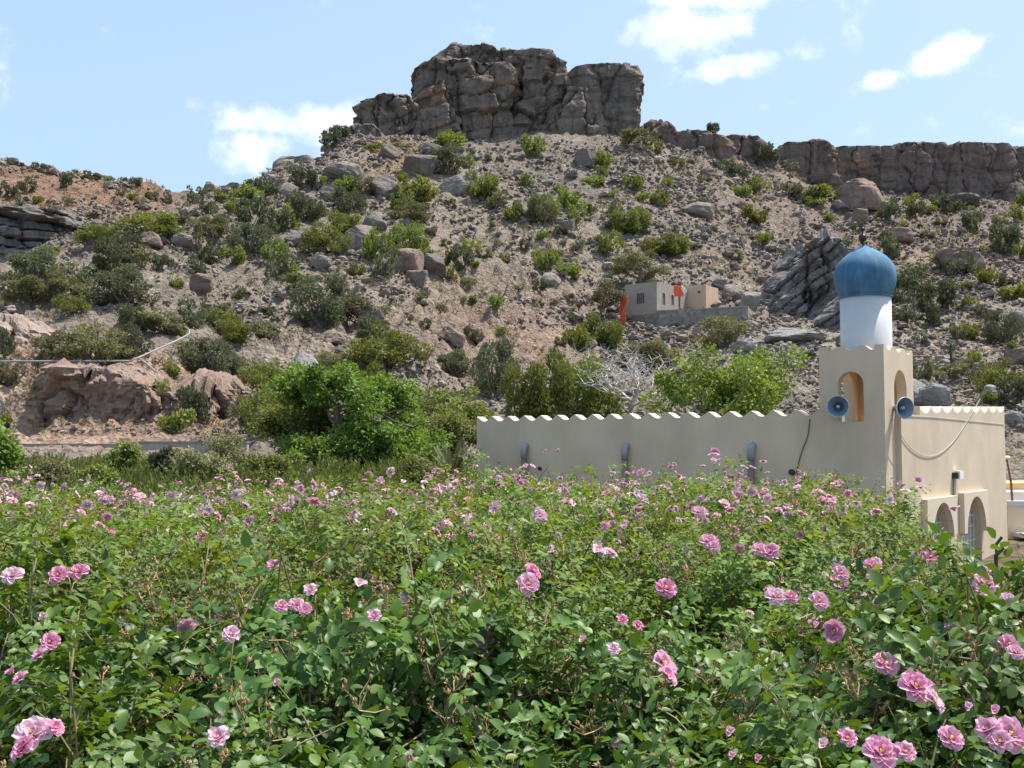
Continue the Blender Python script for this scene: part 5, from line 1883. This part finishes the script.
win_l = (hw[0], hw[1], hw[2], hw[3])
wall_with_holes(b, 'y', 0, yl, zy_ - .2, zr_, [win_l], 0, .2)
sx = lambda px, py: HF.sunny(px, py)
w1 = (sx(662.6, 300)[0], sx(665.2, 300)[0], sx(664, 304.8)[1], sx(664, 293.2)[1])
w2 = (sx(671.4, 300)[0], sx(674.0, 300)[0], sx(673, 305.2)[1], sx(673, 295.2)[1])
dr = (sx(678.4, 300)[0], sx(680.4, 300)[0], zy_ - .19, sx(679, 296)[1])
wall_with_holes(b, 'x', 0, xj + .2, zy_ - .2, zr_, [w1, w2, dr], 0, .2)
b.add([(0, 0, zr_), (xj + .2, 0, zr_), (xj + .2, yl, zr_), (0, yl, zr_)], [(0, 1, 2, 3)])
b.add([(0, yl, zb_), (xj + .2, yl, zb_), (xj + .2, yl, zr_), (0, yl, zr_)], [(0, 1, 2, 3)])
b.add([(xj + .2, 0, zb_), (xj + .2, yl, zb_), (xj + .2, yl, zr_), (xj + .2, 0, zr_)], [(0, 1, 2, 3)])
b.build('wall', M['house'], house)
b = MB(); b.box((-.04, .002, zb_), (.25, yl + .03, zy_ - .2)); b.build('stone_base', M['blockwall'], house)
for nm, axis, h in (('window', 'y', win_l), ('window', 'x', w1), ('window', 'x', w2), ('door', 'x', dr)):
    b = MB()
    a_ = .12
    if axis == 'y':
        b.box((a_, h[0], h[2]), (a_ + .04, h[1], h[3]))
    else:
        b.box((h[0], a_, h[2]), (h[1], a_ + .04, h[3]))
    f_ = b.build(nm, M['darkglass'] if nm == 'window' else M['bark'], house)
    if nm == 'window':
        g_ = MB()
        for k in range(5):
            t = h[0] + (h[1] - h[0]) * k / 4
            if axis == 'y':
                g_.box((a_ - .03, t - .02, h[2]), (a_ - .003, t + .02, h[3]))
            else:
                g_.box((t - .02, a_ - .03, h[2]), (t + .02, a_ - .003, h[3]))
        g_.build('window_bars', M['metal'], f_)
# peach room standing forward at the right
yb = None
best = 9e9
for t in np.linspace(-5, 0, 401):
    e = abs(HF.shade(706, 300, xj)[0] - t)
    if e < best:
        best, yb = e, t
xr_ = HF.sunny(718.2, 300, yb)[0]
zpr = HF.shade(706, 285, xj)[1]
b = MB(); b.box((xj, yb, zy_ - 1.4), (xr_, 1.0, zpr))
b.box((xj + .02, yb - .003 + .25, zpr + .003), (xj + .2, .98, zpr + .1))
b.build('side_room', M['house_peach'], house)
b = MB(); y_, z_ = HF.shade(699, 292, xj); b.box((xj - .03, y_ - .15, z_ - .12), (xj + .02, y_ + .15, z_ + .12)); b.build('vent', M['darkglass'], house)
# roof clutter
p = HF.world(1.4, 1.0, zr_)
an = empty('antenna_pole', HF.world(3.2, .9, zr_), 'thin bare pole standing on the roof of the grey house', 'pole')
b = MB(); b.tube([(0, 0, 0), (0, 0, 2.1)], .035, 6); b.tube([(-.3, 0, 1.9), (.3, 0, 1.9)], .02, 5); b.build('mast', M['iron'], an)
# yard wall of rough blocks
p0, p1 = HF.world(0, 0, 0), P(748.5, 320, 108.5)
yw = empty('yard_wall', (p0.x, p0.y, 0), 'grey rough block wall round the yard of the small house', 'wall', None, math.atan2(p1.y - p0.y, p1.x - p0.x))
Lw = math.hypot(p1.x - p0.x, p1.y - p0.y)
b = MB(); b.box((0.02, -.3, zb_ - 1.5), (Lw, .02, zy_)); b.box((Lw - .35, .021, zb_ - 1.5), (Lw - .003, 6, zy_ - .003)); b.build('blocks', M['blockwall'], yw)
b = MB(); b.box((.0, -.33, zy_ + .003), (Lw + .02, .05, zy_ + .07)); b.build('coping', M['concrete'], yw)
# dry stone terrace below
rw = []
Rr = np.random.default_rng(9)
mbs = MB()
for k in range(170):
    t = Rr.uniform(0, 1)
    px = 622 + t * 56
    py = 334.5 + 4.5 * t + Rr.uniform(-3.5, 3.5)
    g = P(px, py, 110.2 + Rr.uniform(-.25, .25))
    V = ICO1[0] * Rr.uniform(.18, .36) * np.array([1.2, .9, .75]) * (1 + Rr.uniform(-.25, .25, (len(ICO1[0]), 1))) + np.array(g[:])
    mbs.add(V, (), ICO1[1])
V, q, t = mbs.arrays()
c = V.mean(0)
o = link('dry_stone_wall', mesh('dry_stone_wall', V - c, None, t, {'rnd': np.repeat(Rr.uniform(.1, .7, 170), len(ICO1[0]))}, False, [M['stone']]), None, 'low dry stone wall in front of the grey house base', 'wall')
o.location = c


def cloth(name, corners, nx, ny, amp, mat, label, seed):
    """hanging cloth between four picture corners (px,py,d): top-left, top-right, bottom-right, bottom-left"""
    c = [np.array(P(*k)[:]) for k in corners]
    V = []
    R = np.random.default_rng(seed)
    for j in range(ny + 1):
        for i in range(nx + 1):
            u, v = i / nx, j / ny
            p = (c[0] * (1 - u) + c[1] * u) * (1 - v) + (c[3] * (1 - u) + c[2] * u) * v
            p = p + np.array([0.3, -1, 0]) * amp * (math.sin(u * 9 + v * 3 + seed) + .5 * math.sin(u * 17 - v * 4)) * (0.3 + v)
            p = p + np.array([amp * .5 * math.sin(v * 7 + seed), 0, amp * .4 * math.sin(u * 8)])
            V.append(p)
    V = np.array(V)
    idx = np.arange(len(V)).reshape(ny + 1, nx + 1)
    q = np.stack([idx[:-1, :-1], idx[:-1, 1:], idx[1:, 1:], idx[1:, :-1]], -1).reshape(-1, 4)
    m_ = V.mean(0)
    o = link(name, mesh(name, V - m_, q, None, None, True, [mat]), None, label, 'cloth', 'cloths hung at the hillside house')
    o.location = m_
    md = o.modifiers.new('thick', 'SOLIDIFY'); md.thickness = .02
    return o


cloth('hanging_cloth', [(620.5, 295, 111.5), (628, 296.5, 111.0), (624.5, 325.5, 111.0), (618.5, 324.5, 111.5)], 12, 24, .1, M['cloth'], 'long red-orange cloth hanging down beside the left wall of the house', 1)
cl2 = cloth('hanging_cloth', [(673.8, 285.3, 112.2), (681.5, 286.0, 112.0), (682.5, 296.5, 112.0), (674.5, 296.8, 112.2)], 12, 12, .1, M['cloth'], 'bright orange half of the cloth drying at the house front', 2)
cl3 = cloth('hanging_cloth', [(681.7, 286.0, 112.0), (687.0, 289.8, 112.0), (686.0, 293.0, 112.0), (682.7, 296.4, 112.0)], 10, 10, .08, M['cloth_white'], 'white half of the cloth drying at the house front', 3)
# utility pole
g = ground(951.3, 371)
up = empty('utility_pole', g, 'thin dark utility pole on the pale slope right of the minaret', 'pole')
hp = 27 / F * g.y
b = MB(); b.tube([(0, 0, -.3), (0, 0, hp)], [.1, .075], 8); b.build('shaft', M['iron'], up)
b = MB(); b.box((-.55, -.05, hp - .35), (.1, .05, hp - .25)); b.build('cross_arm', M['iron'], up)

# ------------------------------------------------------------------ left: pipes, concrete wall
pts = [P(px, 361.3 + (px - 60) * -.004, 60.6) for px in range(-60, 136, 12)]
lp = empty('water_pipe', pts[0], 'long grey pipe carried level across the pink cut bank', 'pipe')
o3 = np.array(pts[0][:])
b = MB(); b.tube([np.array(p[:]) - o3 for p in pts], .06, 8); b.build('pipe', M['pipe_dull'], lp, True)
for px in (38, 57, 90, 120):
    p = np.array(P(px, 361.3, 60.6)[:]) - o3
    b = MB(); b.tube([p + [0, .02, 0], p + [0, .02, -1.1]], .045, 6); b.build('support', M['iron'], lp)
pts = [P(a, bb, d) for a, bb, d in ((130, 361, 60.5), (142, 356, 61.5), (160, 348, 63.5), (178, 340, 66), (189, 334, 68), (189.5, 330, 68.6), (185, 327, 69.5))]
o3 = np.array(pts[0][:])
bp = empty('water_pipe', pts[0], 'white broken pipe climbing at a slant from the end of the grey pipe', 'pipe')
b = MB(); b.tube([np.array(p[:]) - o3 for p in pts], .05, 8); b.build('pipe', M['pipe_dull'], bp, True)
pts = [P(a, bb, d) for a, bb, d in ((140, 359, 60.8), (147, 364, 60.2), (156, 372, 59.6))]
b = MB(); b.tube([np.array(p[:]) - o3 for p in pts], .06, 8); b.build('pipe_branch', M['pipe_dull'], bp, True)
a0, a1 = P(139, 449, 48.5), P(247, 449, 48.5)
cw = empty('concrete_wall', (a0.x, a0.y, 0), 'low grey concrete wall at the foot of the pink cut bank', 'wall')
b = MB(); b.box((0, 0, a0.z - .8), (a1.x - a0.x, .35, hz(443, 48.5))); b.build('wall', M['concrete'], cw)
b = MB(); b.box((-.03, -.05, hz(443, 48.5) + .003), (a1.x - a0.x + .03, .4, hz(441.4, 48.5))); b.build('coping', M['pale'], cw)
b = MB()
e0, e1 = P(-30, 445, 49.5), P(137, 444.6, 49.5)
kb = empty('channel_kerb', (e0.x, e0.y, e0.z), 'long thin pale kerb of the water channel left of the concrete wall', 'kerb')
b.box((0, 0, -.7), (e1.x - e0.x, .4, .06)); b.build('kerb', M['pale'], kb)
f0 = P(183, 470, 34)
st = empty('garden_step', (f0.x, f0.y, f0.z), 'pale flat concrete step among the weeds before the lush tree', 'step')
b = MB(); b.box((0, 0, -.5), (2.6, .5, .0)); b.box((.9, 1.2, -.2), (3.2, 1.6, .18)); b.build('slab', M['concrete'], st)

# ------------------------------------------------------------------ rose field


def leaflets(C, D, N, L, W, R, fine):
    """rose leaflets: folded along the midrib, tip bent down"""
    D = D / np.linalg.norm(D, axis=1)[:, None]
    S = np.cross(D, N)
    S /= np.linalg.norm(S, axis=1)[:, None] + 1e-9
    Nn = np.cross(S, D)
    n = len(C)
    if fine:
        rows = [(0.0, 0.0), (.12, .27), (.36, .5), (.62, .46), (.84, .25), (1.0, 0.0)]
    else:
        rows = [(0.0, 0.0), (.45, .5), (1.0, 0.0)]
    bend = R.uniform(0.05, 0.38, n)
    fold = R.uniform(0.02, 0.28, n)
    vs = []
    for (t, w) in rows:
        mid = C + D * (L * t)[:, None] - Nn * (L * bend * t * t)[:, None]
        if w == 0:
            vs.append(mid)
        else:
            up = Nn * (W * w * fold * 2)[:, None]
            vs += [mid + S * (W * w)[:, None] + up, mid, mid - S * (W * w)[:, None] + up]
    k = len(vs)
    V = np.stack(vs, 1).reshape(-1, 3)
    base = (np.arange(n) * k)[:, None]
    T, Q = [], []
    if fine:
        T += [(0, 1, 2), (0, 2, 3)]
        for r in range(3):
            a = 1 + r * 3
            Q += [(a, a + 3, a + 4, a + 1), (a + 1, a + 4, a + 5, a + 2)]
        T += [(10, 13, 11), (11, 13, 12)]
    else:
        T += [(0, 1, 2), (0, 2, 3), (1, 4, 2), (2, 4, 3)]
    Tt = np.concatenate([base + np.array(t)[None] for t in T])
    Qt = np.concatenate([base + np.array(q)[None] for q in Q]) if Q else np.zeros((0, 4), int)
    return V, Qt, Tt, k


def rose_bush(seed, nleaf, fine, mat, scale=1.0, lsize=0.045, dry=240):
    """unit bush: radius about 0.75 m, height about 1.3 m; returns meshes and the tips where blossoms sit"""
    R = np.random.default_rng(seed)
    H, RAD = 1.28, 0.78
    canes = MB()
    CP_, CD_, TIPS = [], [], []
    for i in range(44):
        a = R.uniform(0, 6.283)
        rr = RAD * math.sqrt(R.uniform(0.02, 1.0)) * R.uniform(0.85, 1.12)
        lump = 1 + 0.16 * math.sin(a * 3 + seed) + 0.1 * math.sin(a * 5 + seed * 2)
        top = np.array([math.cos(a) * rr * lump, math.sin(a) * rr * lump, H * (1 - 0.42 * (rr / RAD) ** 2.2) * R.uniform(0.82, 1.06)])
        b = np.array([R.normal(0, .09), R.normal(0, .09), -.03])
        m_ = b * 0.5 + top * 0.5 + np.array([-math.cos(a) * 0.08, -math.sin(a) * 0.08, 0.22])
        pts = [(1 - t) ** 2 * b + 2 * t * (1 - t) * m_ + t * t * top for t in np.linspace(0, 1, 8)]
        canes.tube(pts, np.linspace(.0085, .003, 8), 4, False)
        TIPS.append(top)
        for k in range(R.integers(5, 9)):
            t = R.uniform(0.35, 0.98)
            q = (1 - t) ** 2 * b + 2 * t * (1 - t) * m_ + t * t * top
            dd = R.normal(size=3) + np.array([math.cos(a), math.sin(a), 0]) * 0.6 + np.array([0, 0, 0.5])
            dd /= np.linalg.norm(dd)
            ln = R.uniform(0.1, 0.3)
            e = q + dd * ln + np.array([0, 0, -0.02])
            canes.tube([q, (q + e) / 2 + np.array([0, 0, .02]), e], [.004, .003, .002], 3, False)
            if e[2] > 0.6 * H:
                TIPS.append(e)
            for _ in range(3):
                CP_.append(q + (e - q) * R.uniform(0.15, 1.05)); CD_.append(dd)
        for t in np.linspace(.4, 1, 6):
            CP_.append((1 - t) ** 2 * b + 2 * t * (1 - t) * m_ + t * t * top); CD_.append(np.array([math.cos(a), math.sin(a), .4]))
    CP_, CD_ = np.array(CP_), np.array(CD_)
    j = R.integers(0, len(CP_), nleaf)
    rd = unit(nleaf, R)
    base = CP_[j] + rd * R.uniform(0.0, 0.075, nleaf)[:, None]
    outw = base * np.array([1, 1, 0.0])
    outw /= np.linalg.norm(outw, axis=1)[:, None] + 1e-6
    D = CD_[j] * 0.4 + rd * 0.9 + outw * 0.5
    D /= np.linalg.norm(D, axis=1)[:, None]
    N = np.array([0, 0, 1.0]) + 0.45 * outw + 0.5 * unit(nleaf, R)
    # each leaf: petiole, two pairs of leaflets and a terminal one
    C_, D_, N_, L_, W_, Rn = [], [], [], [], [], []
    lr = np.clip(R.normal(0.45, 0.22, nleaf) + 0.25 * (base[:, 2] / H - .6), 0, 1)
    sz = lsize * scale * R.uniform(0.6, 1.35, nleaf)
    S = np.cross(D, N); S /= np.linalg.norm(S, axis=1)[:, None] + 1e-9
    Dd = D + np.array([0, 0, -.25]); Dd /= np.linalg.norm(Dd, axis=1)[:, None]
    for (t, s_) in ((.55, 1), (.55, -1), (1.25, 1), (1.25, -1), (1.75, 0)):
        C_.append(base + D * (sz * t * 0.8)[:, None] + Dd * (sz * t * t * 0.25)[:, None])
        dr_ = D * (0.45 if s_ else 1.0) + S * s_ * 0.95 + R.normal(0, .14, (nleaf, 3)) + np.array([0, 0, -.12])
        D_.append(dr_); N_.append(N + R.normal(0, .22, (nleaf, 3)))
        f = (0.85 if t < 1 else 1.0) * R.uniform(.85, 1.12, nleaf)
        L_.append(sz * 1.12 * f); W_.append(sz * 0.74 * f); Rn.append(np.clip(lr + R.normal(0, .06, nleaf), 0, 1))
    V, Q, T, k = leaflets(np.concatenate(C_), np.concatenate(D_), np.concatenate(N_), np.concatenate(L_), np.concatenate(W_), R, fine)
    fo = mesh('foliage', V, Q if len(Q) else None, T, {'rnd': np.repeat(np.concatenate(Rn), k)}, fine, [mat])
    V, q, t = canes.arrays()
    cn = mesh('canes', V, q, t, None, True, [M['cane']])
    TIPS = np.array(TIPS)
    # spent blossoms and dry hips: thin stalks with small tan tufts near the top of the bush
    dm = MB()
    up = TIPS[(TIPS[:, 2] > 0.5 * H) & (TIPS[:, 2] < 0.9 * H)]
    for i in range(dry // 6):
        o_ = up[R.integers(0, len(up))] + R.normal(0, .05, 3)
        for k_ in range(6):
            d_ = R.normal(size=3) * 0.7 + np.array([0, 0, .9])
            d_ /= np.linalg.norm(d_)
            e = o_ + d_ * R.uniform(.03, .1)
            dm.tube([o_, (o_ + e) / 2 + R.normal(0, .006, 3), e], [.0018, .0016, .0013], 3, False)
            u_ = unit(5, R)
            Vc, Qc = cards(e + u_ * .006, u_ + d_, unit(5, R), R.uniform(.012, .024, 5), R.uniform(.004, .008, 5))
            dm.add(Vc, Qc)
            dm.lathe([(0, -.006), (.0045, -.002), (.0048, .003), (.002, .008), (0, .009)], 5, e)
    V, q, t = dm.arrays()
    ds = mesh('dry_sprigs', V, q, t, None, False, [M['dry']])
    return fo, cn, ds, TIPS


def blossom_mesh(seed, npet, r, open_, grid):
    """double rose: spiralling cupped petals round a gold centre"""
    R = np.random.default_rng(seed)
    VV, QQ, rn = [], [], []
    n0 = 0
    g = np.linspace(0, 1, grid)
    for i in range(npet):
        f = (i + 0.5) / npet
        az = i * 2.39996 + R.normal(0, .18)
        tilt = math.radians(12 + 76 * open_ * f ** 0.8 + R.normal(0, 9))     # 0 = upright
        L = r * (0.42 + 0.62 * f ** 0.7) * R.uniform(.85, 1.12)
        Wd = L * R.uniform(.8, 1.05)
        rad = np.array([math.cos(az), math.sin(az), 0])
        tan = np.array([-math.sin(az), math.cos(az), 0])
        up = np.array([0, 0, 1.0])
        for a in g:
            for b in g:
                s_ = (b - .5) * 2
                w = Wd * 0.5 * (math.sin(math.pi * min(1, a * .62 + .2)) ** 0.7) * (1.0 - 0.18 * (a > .95))
                tl = tilt + (a - .5) * 0.55 * (0.4 + f)
                p = rad * (0.06 * r + L * a * math.sin(tl)) + up * (L * a * math.cos(tl) * .8)
                p = p + tan * w * s_ + (rad * -math.cos(tl) + up * math.sin(tl)) * (0.2 * L * s_ * s_ + 0.035 * r * math.sin(5 * s_ + i) * a)
                VV.append(p)
                rn.append(np.clip(0.3 + 0.55 * a * f + R.normal(0, .1), 0, 1))
        m = grid
        for a in range(m - 1):
            for b in range(m - 1):
                k = n0 + a * m + b
                QQ.append((k, k + 1, k + m + 1, k + m))
        n0 += m * m
    V = np.array(VV)
    V[:, 2] -= 0.1 * r
    return V, np.array(QQ), np.array(rn)


def make_blossom(seed, npet, r, open_, grid):
    V, q, rn = blossom_mesh(seed, npet, r, open_, grid)
    nq = len(q)
    mb = MB().add(V, q)
    # stamens
    mb.lathe([(0.0, .22 * r), (.1 * r, .25 * r), (.13 * r, .2 * r), (.1 * r, .05 * r)], 7)
    k1 = sum(len(x) for x in mb.q)
    mb.lathe([(0, -.35 * r), (.13 * r, -.3 * r), (.16 * r, -.18 * r), (.1 * r, -.06 * r), (.04 * r, 0)], 6)
    V, q, t = mb.arrays()
    mi = np.zeros(len(q), int)
    mi[nq:k1] = 1
    mi[k1:] = 2
    rr = np.zeros(len(V)); rr[:len(rn)] = rn
    return mesh('blossom', V, q, None, {'rnd': rr}, True, [M['petal'], M['stamen'], M['cane']], mi)


BL_FINE = [make_blossom(s, 38, 0.036, o, 5) for s, o in ((1, 1.0), (2, .85), (3, .6), (4, .95))]
BL_MID = [make_blossom(s, 18, 0.036, o, 3) for s, o in ((5, 1.0), (6, .8), (7, .55))]
BUD = [make_blossom(s, 9, 0.026, .16, 4) for s in (8, 9)]

NEAR = [rose_bush(s, 2500, True, M['leaf_rose'], 1.0, 0.037, 330) for s in (101, 102, 103)]
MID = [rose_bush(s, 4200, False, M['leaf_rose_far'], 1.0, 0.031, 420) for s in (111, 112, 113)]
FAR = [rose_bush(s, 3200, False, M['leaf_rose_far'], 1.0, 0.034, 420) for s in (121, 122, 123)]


def field_top(px, d):
    """height of the bush tops below the eye"""
    base = np.interp(d, [1.0, 2.0, 3.0, 4.2, 6, 9, 12, 15], [-.78, -.62, -.44, -.42, -.42, -.43, -.47, -.52])
    up = np.interp(px, [380, 520, 820, 900], [0, 1, 1, 0.7]) * np.interp(d, [5, 9, 13], [0, .08, .17])
    return base + up - np.interp(px, [840, 895, 950, 985], [0, .2, .17, .06]) * np.interp(d, [2.4, 3.0, 5.0, 5.6], [0, 1, 1, 0])


right_edge = lambda d: np.interp(d, [1.5, 3.0, 3.4, 4, 5, 7, 10, 13.5], [2200, 1400, 1240, 1010, 955, 938, 918, 902]) - np.interp(d, [3.4, 4.2], [.72, .93]) * F / d
RB = np.random.default_rng(2024)
plots = []
for d, step in ((1.75, .95), (2.65, 1.0), (3.6, 1.0), (4.6, 1.02), (5.65, 1.05), (6.75, 1.08), (7.9, 1.1), (9.1, 1.15), (10.3, 1.2), (11.6, 1.2), (12.9, 1.25)):
    x = -(d * 0.56 + 1.0) + RB.uniform(0, .5)
    while True:
        dj = d + RB.normal(0, .17)
        xx = x + RB.normal(0, .12)
        px = 512 + F * xx / dj
        x += step
        if px > right_edge(dj):
            break
        plots.append([xx, dj, px])
for px_, d_ in ((968, 3.05), (1005, 3.7), (940, 4.1), (985, 3.25), (1040, 3.35), (1100, 3.5), (955, 3.55), (1010, 2.7), (800, 6.2), (830, 7.6), (848, 9.2)):
    plots.append([tu(px_, 600) * d_, d_, px_])
FEAT = [  # the blossoms one can point to in the foreground: px, py, size factor, mesh, lean
    (33, 733, 1.12, 0, 'c'), (22, 748, .8, 1, 'l'), (55, 728, .6, 2, 'r'), (218, 737, .72, 2, 'c'), (50, 642, .75, 1, 'c'), (43, 617, .62, 'b', 'c'), (39, 655, .6, 2, 'l'),
    (12, 672, .62, 'b', 'l'), (20, 678, .55, 2, 'l'), (528, 584, .95, 1, 'c'), (533, 571, .8, 0, 'r'), (666, 588, .95, 3, 'c'), (664, 664, 1.0, 1, 'r'), (667, 676, .8, 2, 'r'), (613, 649, .55, 2, 'c'),
    (776, 596, .85, 0, 'c'), (791, 597, .62, 3, 'c'), (819, 601, .8, 1, 'c'), (815, 625, .5, 'b', 'c'), (770, 551, .9, 3, 'l'), (760, 549, .7, 0, 'c'), (709, 541, .85, 0, 'c'), (714, 547, .6, 1, 'c'),
    (841, 573, .7, 1, 'c'), (872, 566, .75, 0, 'c'), (876, 562, .5, 2, 'c'), (916, 686, 1.1, 0, 'c'), (933, 700, .82, 1, 'r'), (886, 664, .95, 3, 'c'), (881, 752, 1.1, 0, 'c'), (1010, 734, 1.1, 1, 'c'), (1000, 741, .8, 3, 'l'),
    (987, 729, .8, 2, 'l'), (951, 738, .85, 3, 'c'), (905, 752, .7, 2, 'c'), (967, 707, .55, 'b', 'c'), (994, 711, .55, 'b', 'c'), (953, 629, .6, 1, 'c'), (1009, 644, .75, 1, 'c'), (1016, 652, .6, 0, 'c'), (1009, 600, .7, 0, 'c'),
    (985, 583, 1.0, 0, 'c'), (975, 578, .85, 1, 'l'), (990, 572, .8, 3, 'c'), (979, 590, .75, 2, 'c'), (930, 557, .8, 1, 'c'), (729, 732, .6, 'b', 'c'), (731, 756, .5, 'b', 'c'), (757, 759, .5, 'b', 'c'), (822, 745, .6, 'b', 'c'), (847, 738, .65, 2, 'c'),
    (374, 616, .6, 2, 'c'), (281, 606, .6, 3, 'c'), (296, 604, .6, 0, 'c'), (305, 609, .55, 1, 'c'), (231, 634, .75, 3, 'c'), (58, 575, .8, 1, 'c'), (79, 571, .75, 0, 'c'), (12, 575, .85, 0, 'c'), (273, 566, .6, 2, 'c'), (622, 620, .5, 2, 'c'), (582, 640, .5, 'b', 'c'),
    (700, 512, 0.8, 0, 'c'), (540, 516, .8, 1, 'c'), (277, 683, .5, 'b', 'c'), (310, 590, .6, 2, 'c')]
bushes = []
for i, (x, y, px) in enumerate(plots):
    top = EYE + float(field_top(px, y)) + RB.normal(0, .055)
    if y < 3.1:
        top -= .30 * math.exp(-((px - 470) / 120) ** 2) + .12 * math.exp(-((px - 760) / 60) ** 2)
    if y < 4.2:
        top += .07 * math.sin(x * 2.3 + y)
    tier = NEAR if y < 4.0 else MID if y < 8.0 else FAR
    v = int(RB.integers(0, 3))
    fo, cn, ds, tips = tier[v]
    root = empty('rose_bush', (x, y, -.04), 'x', 'rose bush', 'rose bushes of the field', RB.uniform(0, 6.28))
    k = (top + .04) / 1.28
    w_ = k * (0.95 if y < 4 else 1.06 if y < 8 else 1.2)
    root.scale = (w_, w_, k)
    link('foliage', fo, root); link('canes', cn, root); link('dry_sprigs', ds, root)
    bushes.append((root, x, y, px, tips, k, top))
    # blossoms on the upper shoots, held in small clusters
    nb_ = 0 if y < 2.2 else int(RB.integers(1, 4)) if y < 4.0 else int(RB.integers(15, 24)) if y < 6 else int(RB.integers(30, 46))
    if px < -120 or px > 1150:
        nb_ //= 3
    hi = tips[tips[:, 2] > (0.70 if y < 5 else 0.8) * 1.28]
    cl = hi[RB.integers(0, len(hi), max(1, nb_ * 3 // 4 + 1))]
    for b_ in range(nb_):
        c_ = cl[RB.integers(0, len(cl))]
        c_ = c_ * np.array([1.06, 1.06, 1]) + RB.normal(0, .05, 3) + np.array([0, 0, .05 if y < 5 else .06])
        o = link('blossom', (BL_FINE if y < 4 else BL_MID)[int(RB.integers(0, 3))], root)
        o.location = c_
        ss = RB.uniform(.5, .95) / k * (1.0 if y < 6 else 1.08)
        o.scale = (ss, ss, ss)
        o.rotation_euler = (RB.normal(0, .95), RB.normal(0, .95), RB.uniform(0, 6.28))

# foreground blossoms at their own places, each on the bush it grows from
for (px, py, s_, kind, lean) in FEAT:
    best = None
    for d in np.arange(1.5, 12, .03):
        p = P(px, py, d)
        if p.z <= EYE + field_top(px, d) + 0.015:
            break
    p = P(px, py, d - .03)
    near = min(bushes, key=lambda b: math.hypot(b[1] - p.x, b[2] - p.y))
    me = BUD[int(px) % 2] if kind == 'b' else BL_FINE[kind]
    o = bpy.data.objects.new('bud' if kind == 'b' else 'blossom', me)
    COL.objects.link(o)
    root = near[0]
    o.parent = root
    W = Matrix.Translation(p) @ Vector({'c': (0.0, -.75, .75), 'l': (-.5, -.5, .7), 'r': (.6, -.45, .65)}[lean]).to_track_quat('Z', 'Y').to_matrix().to_4x4() @ Matrix.Scale(s_ * float(np.interp(py, [500, 560, 640, 700], [9, 11.5, 13, 15.5])) / F * p.y / 0.036 * (1.0 if kind != 'b' else 1.2), 4)
    rm = Matrix.LocRotScale(root.location, root.rotation_euler, root.scale)
    o.matrix_basis = rm.inverted() @ W

# labels: by the blossoms and neighbours one can find
rows_ = {}
for b in bushes:
    root, x, y, px, tips, k, top = b
    zc_ = EYE - .45
    py = proj((x, y, top - .1))[1]
    band = 'nearest row' if y < 2.2 else 'second row' if y < 3.15 else 'third row' if y < 4.1 else 'fourth row' if y < 5.1 else 'fifth row' if y < 6.2 else 'sixth row' if y < 7.3 else \
        'seventh row' if y < 8.5 else 'eighth row' if y < 9.7 else 'ninth row' if y < 10.95 else 'second last row' if y < 12.25 else 'last row'
    rows_.setdefault(band, []).append((px, root, y))
ORD2 = ORD + ['tenth', 'eleventh', 'twelfth', 'thirteenth', 'fourteenth', 'fifteenth']
for band, lst in rows_.items():
    lst.sort(key=lambda e: e[0])
    for i, (px, root, y) in enumerate(lst):
        det = 'leafy rose bush with few pink blossoms' if y < 4.1 else 'rose bush with some pink blossoms and dry tips' if y < 6.2 else 'rose bush dotted with pale pink blossoms'
        root['label'] = '%s, %s from left in the %s' % (det, ORD2[i] if i < len(ORD2) else 'last', band)
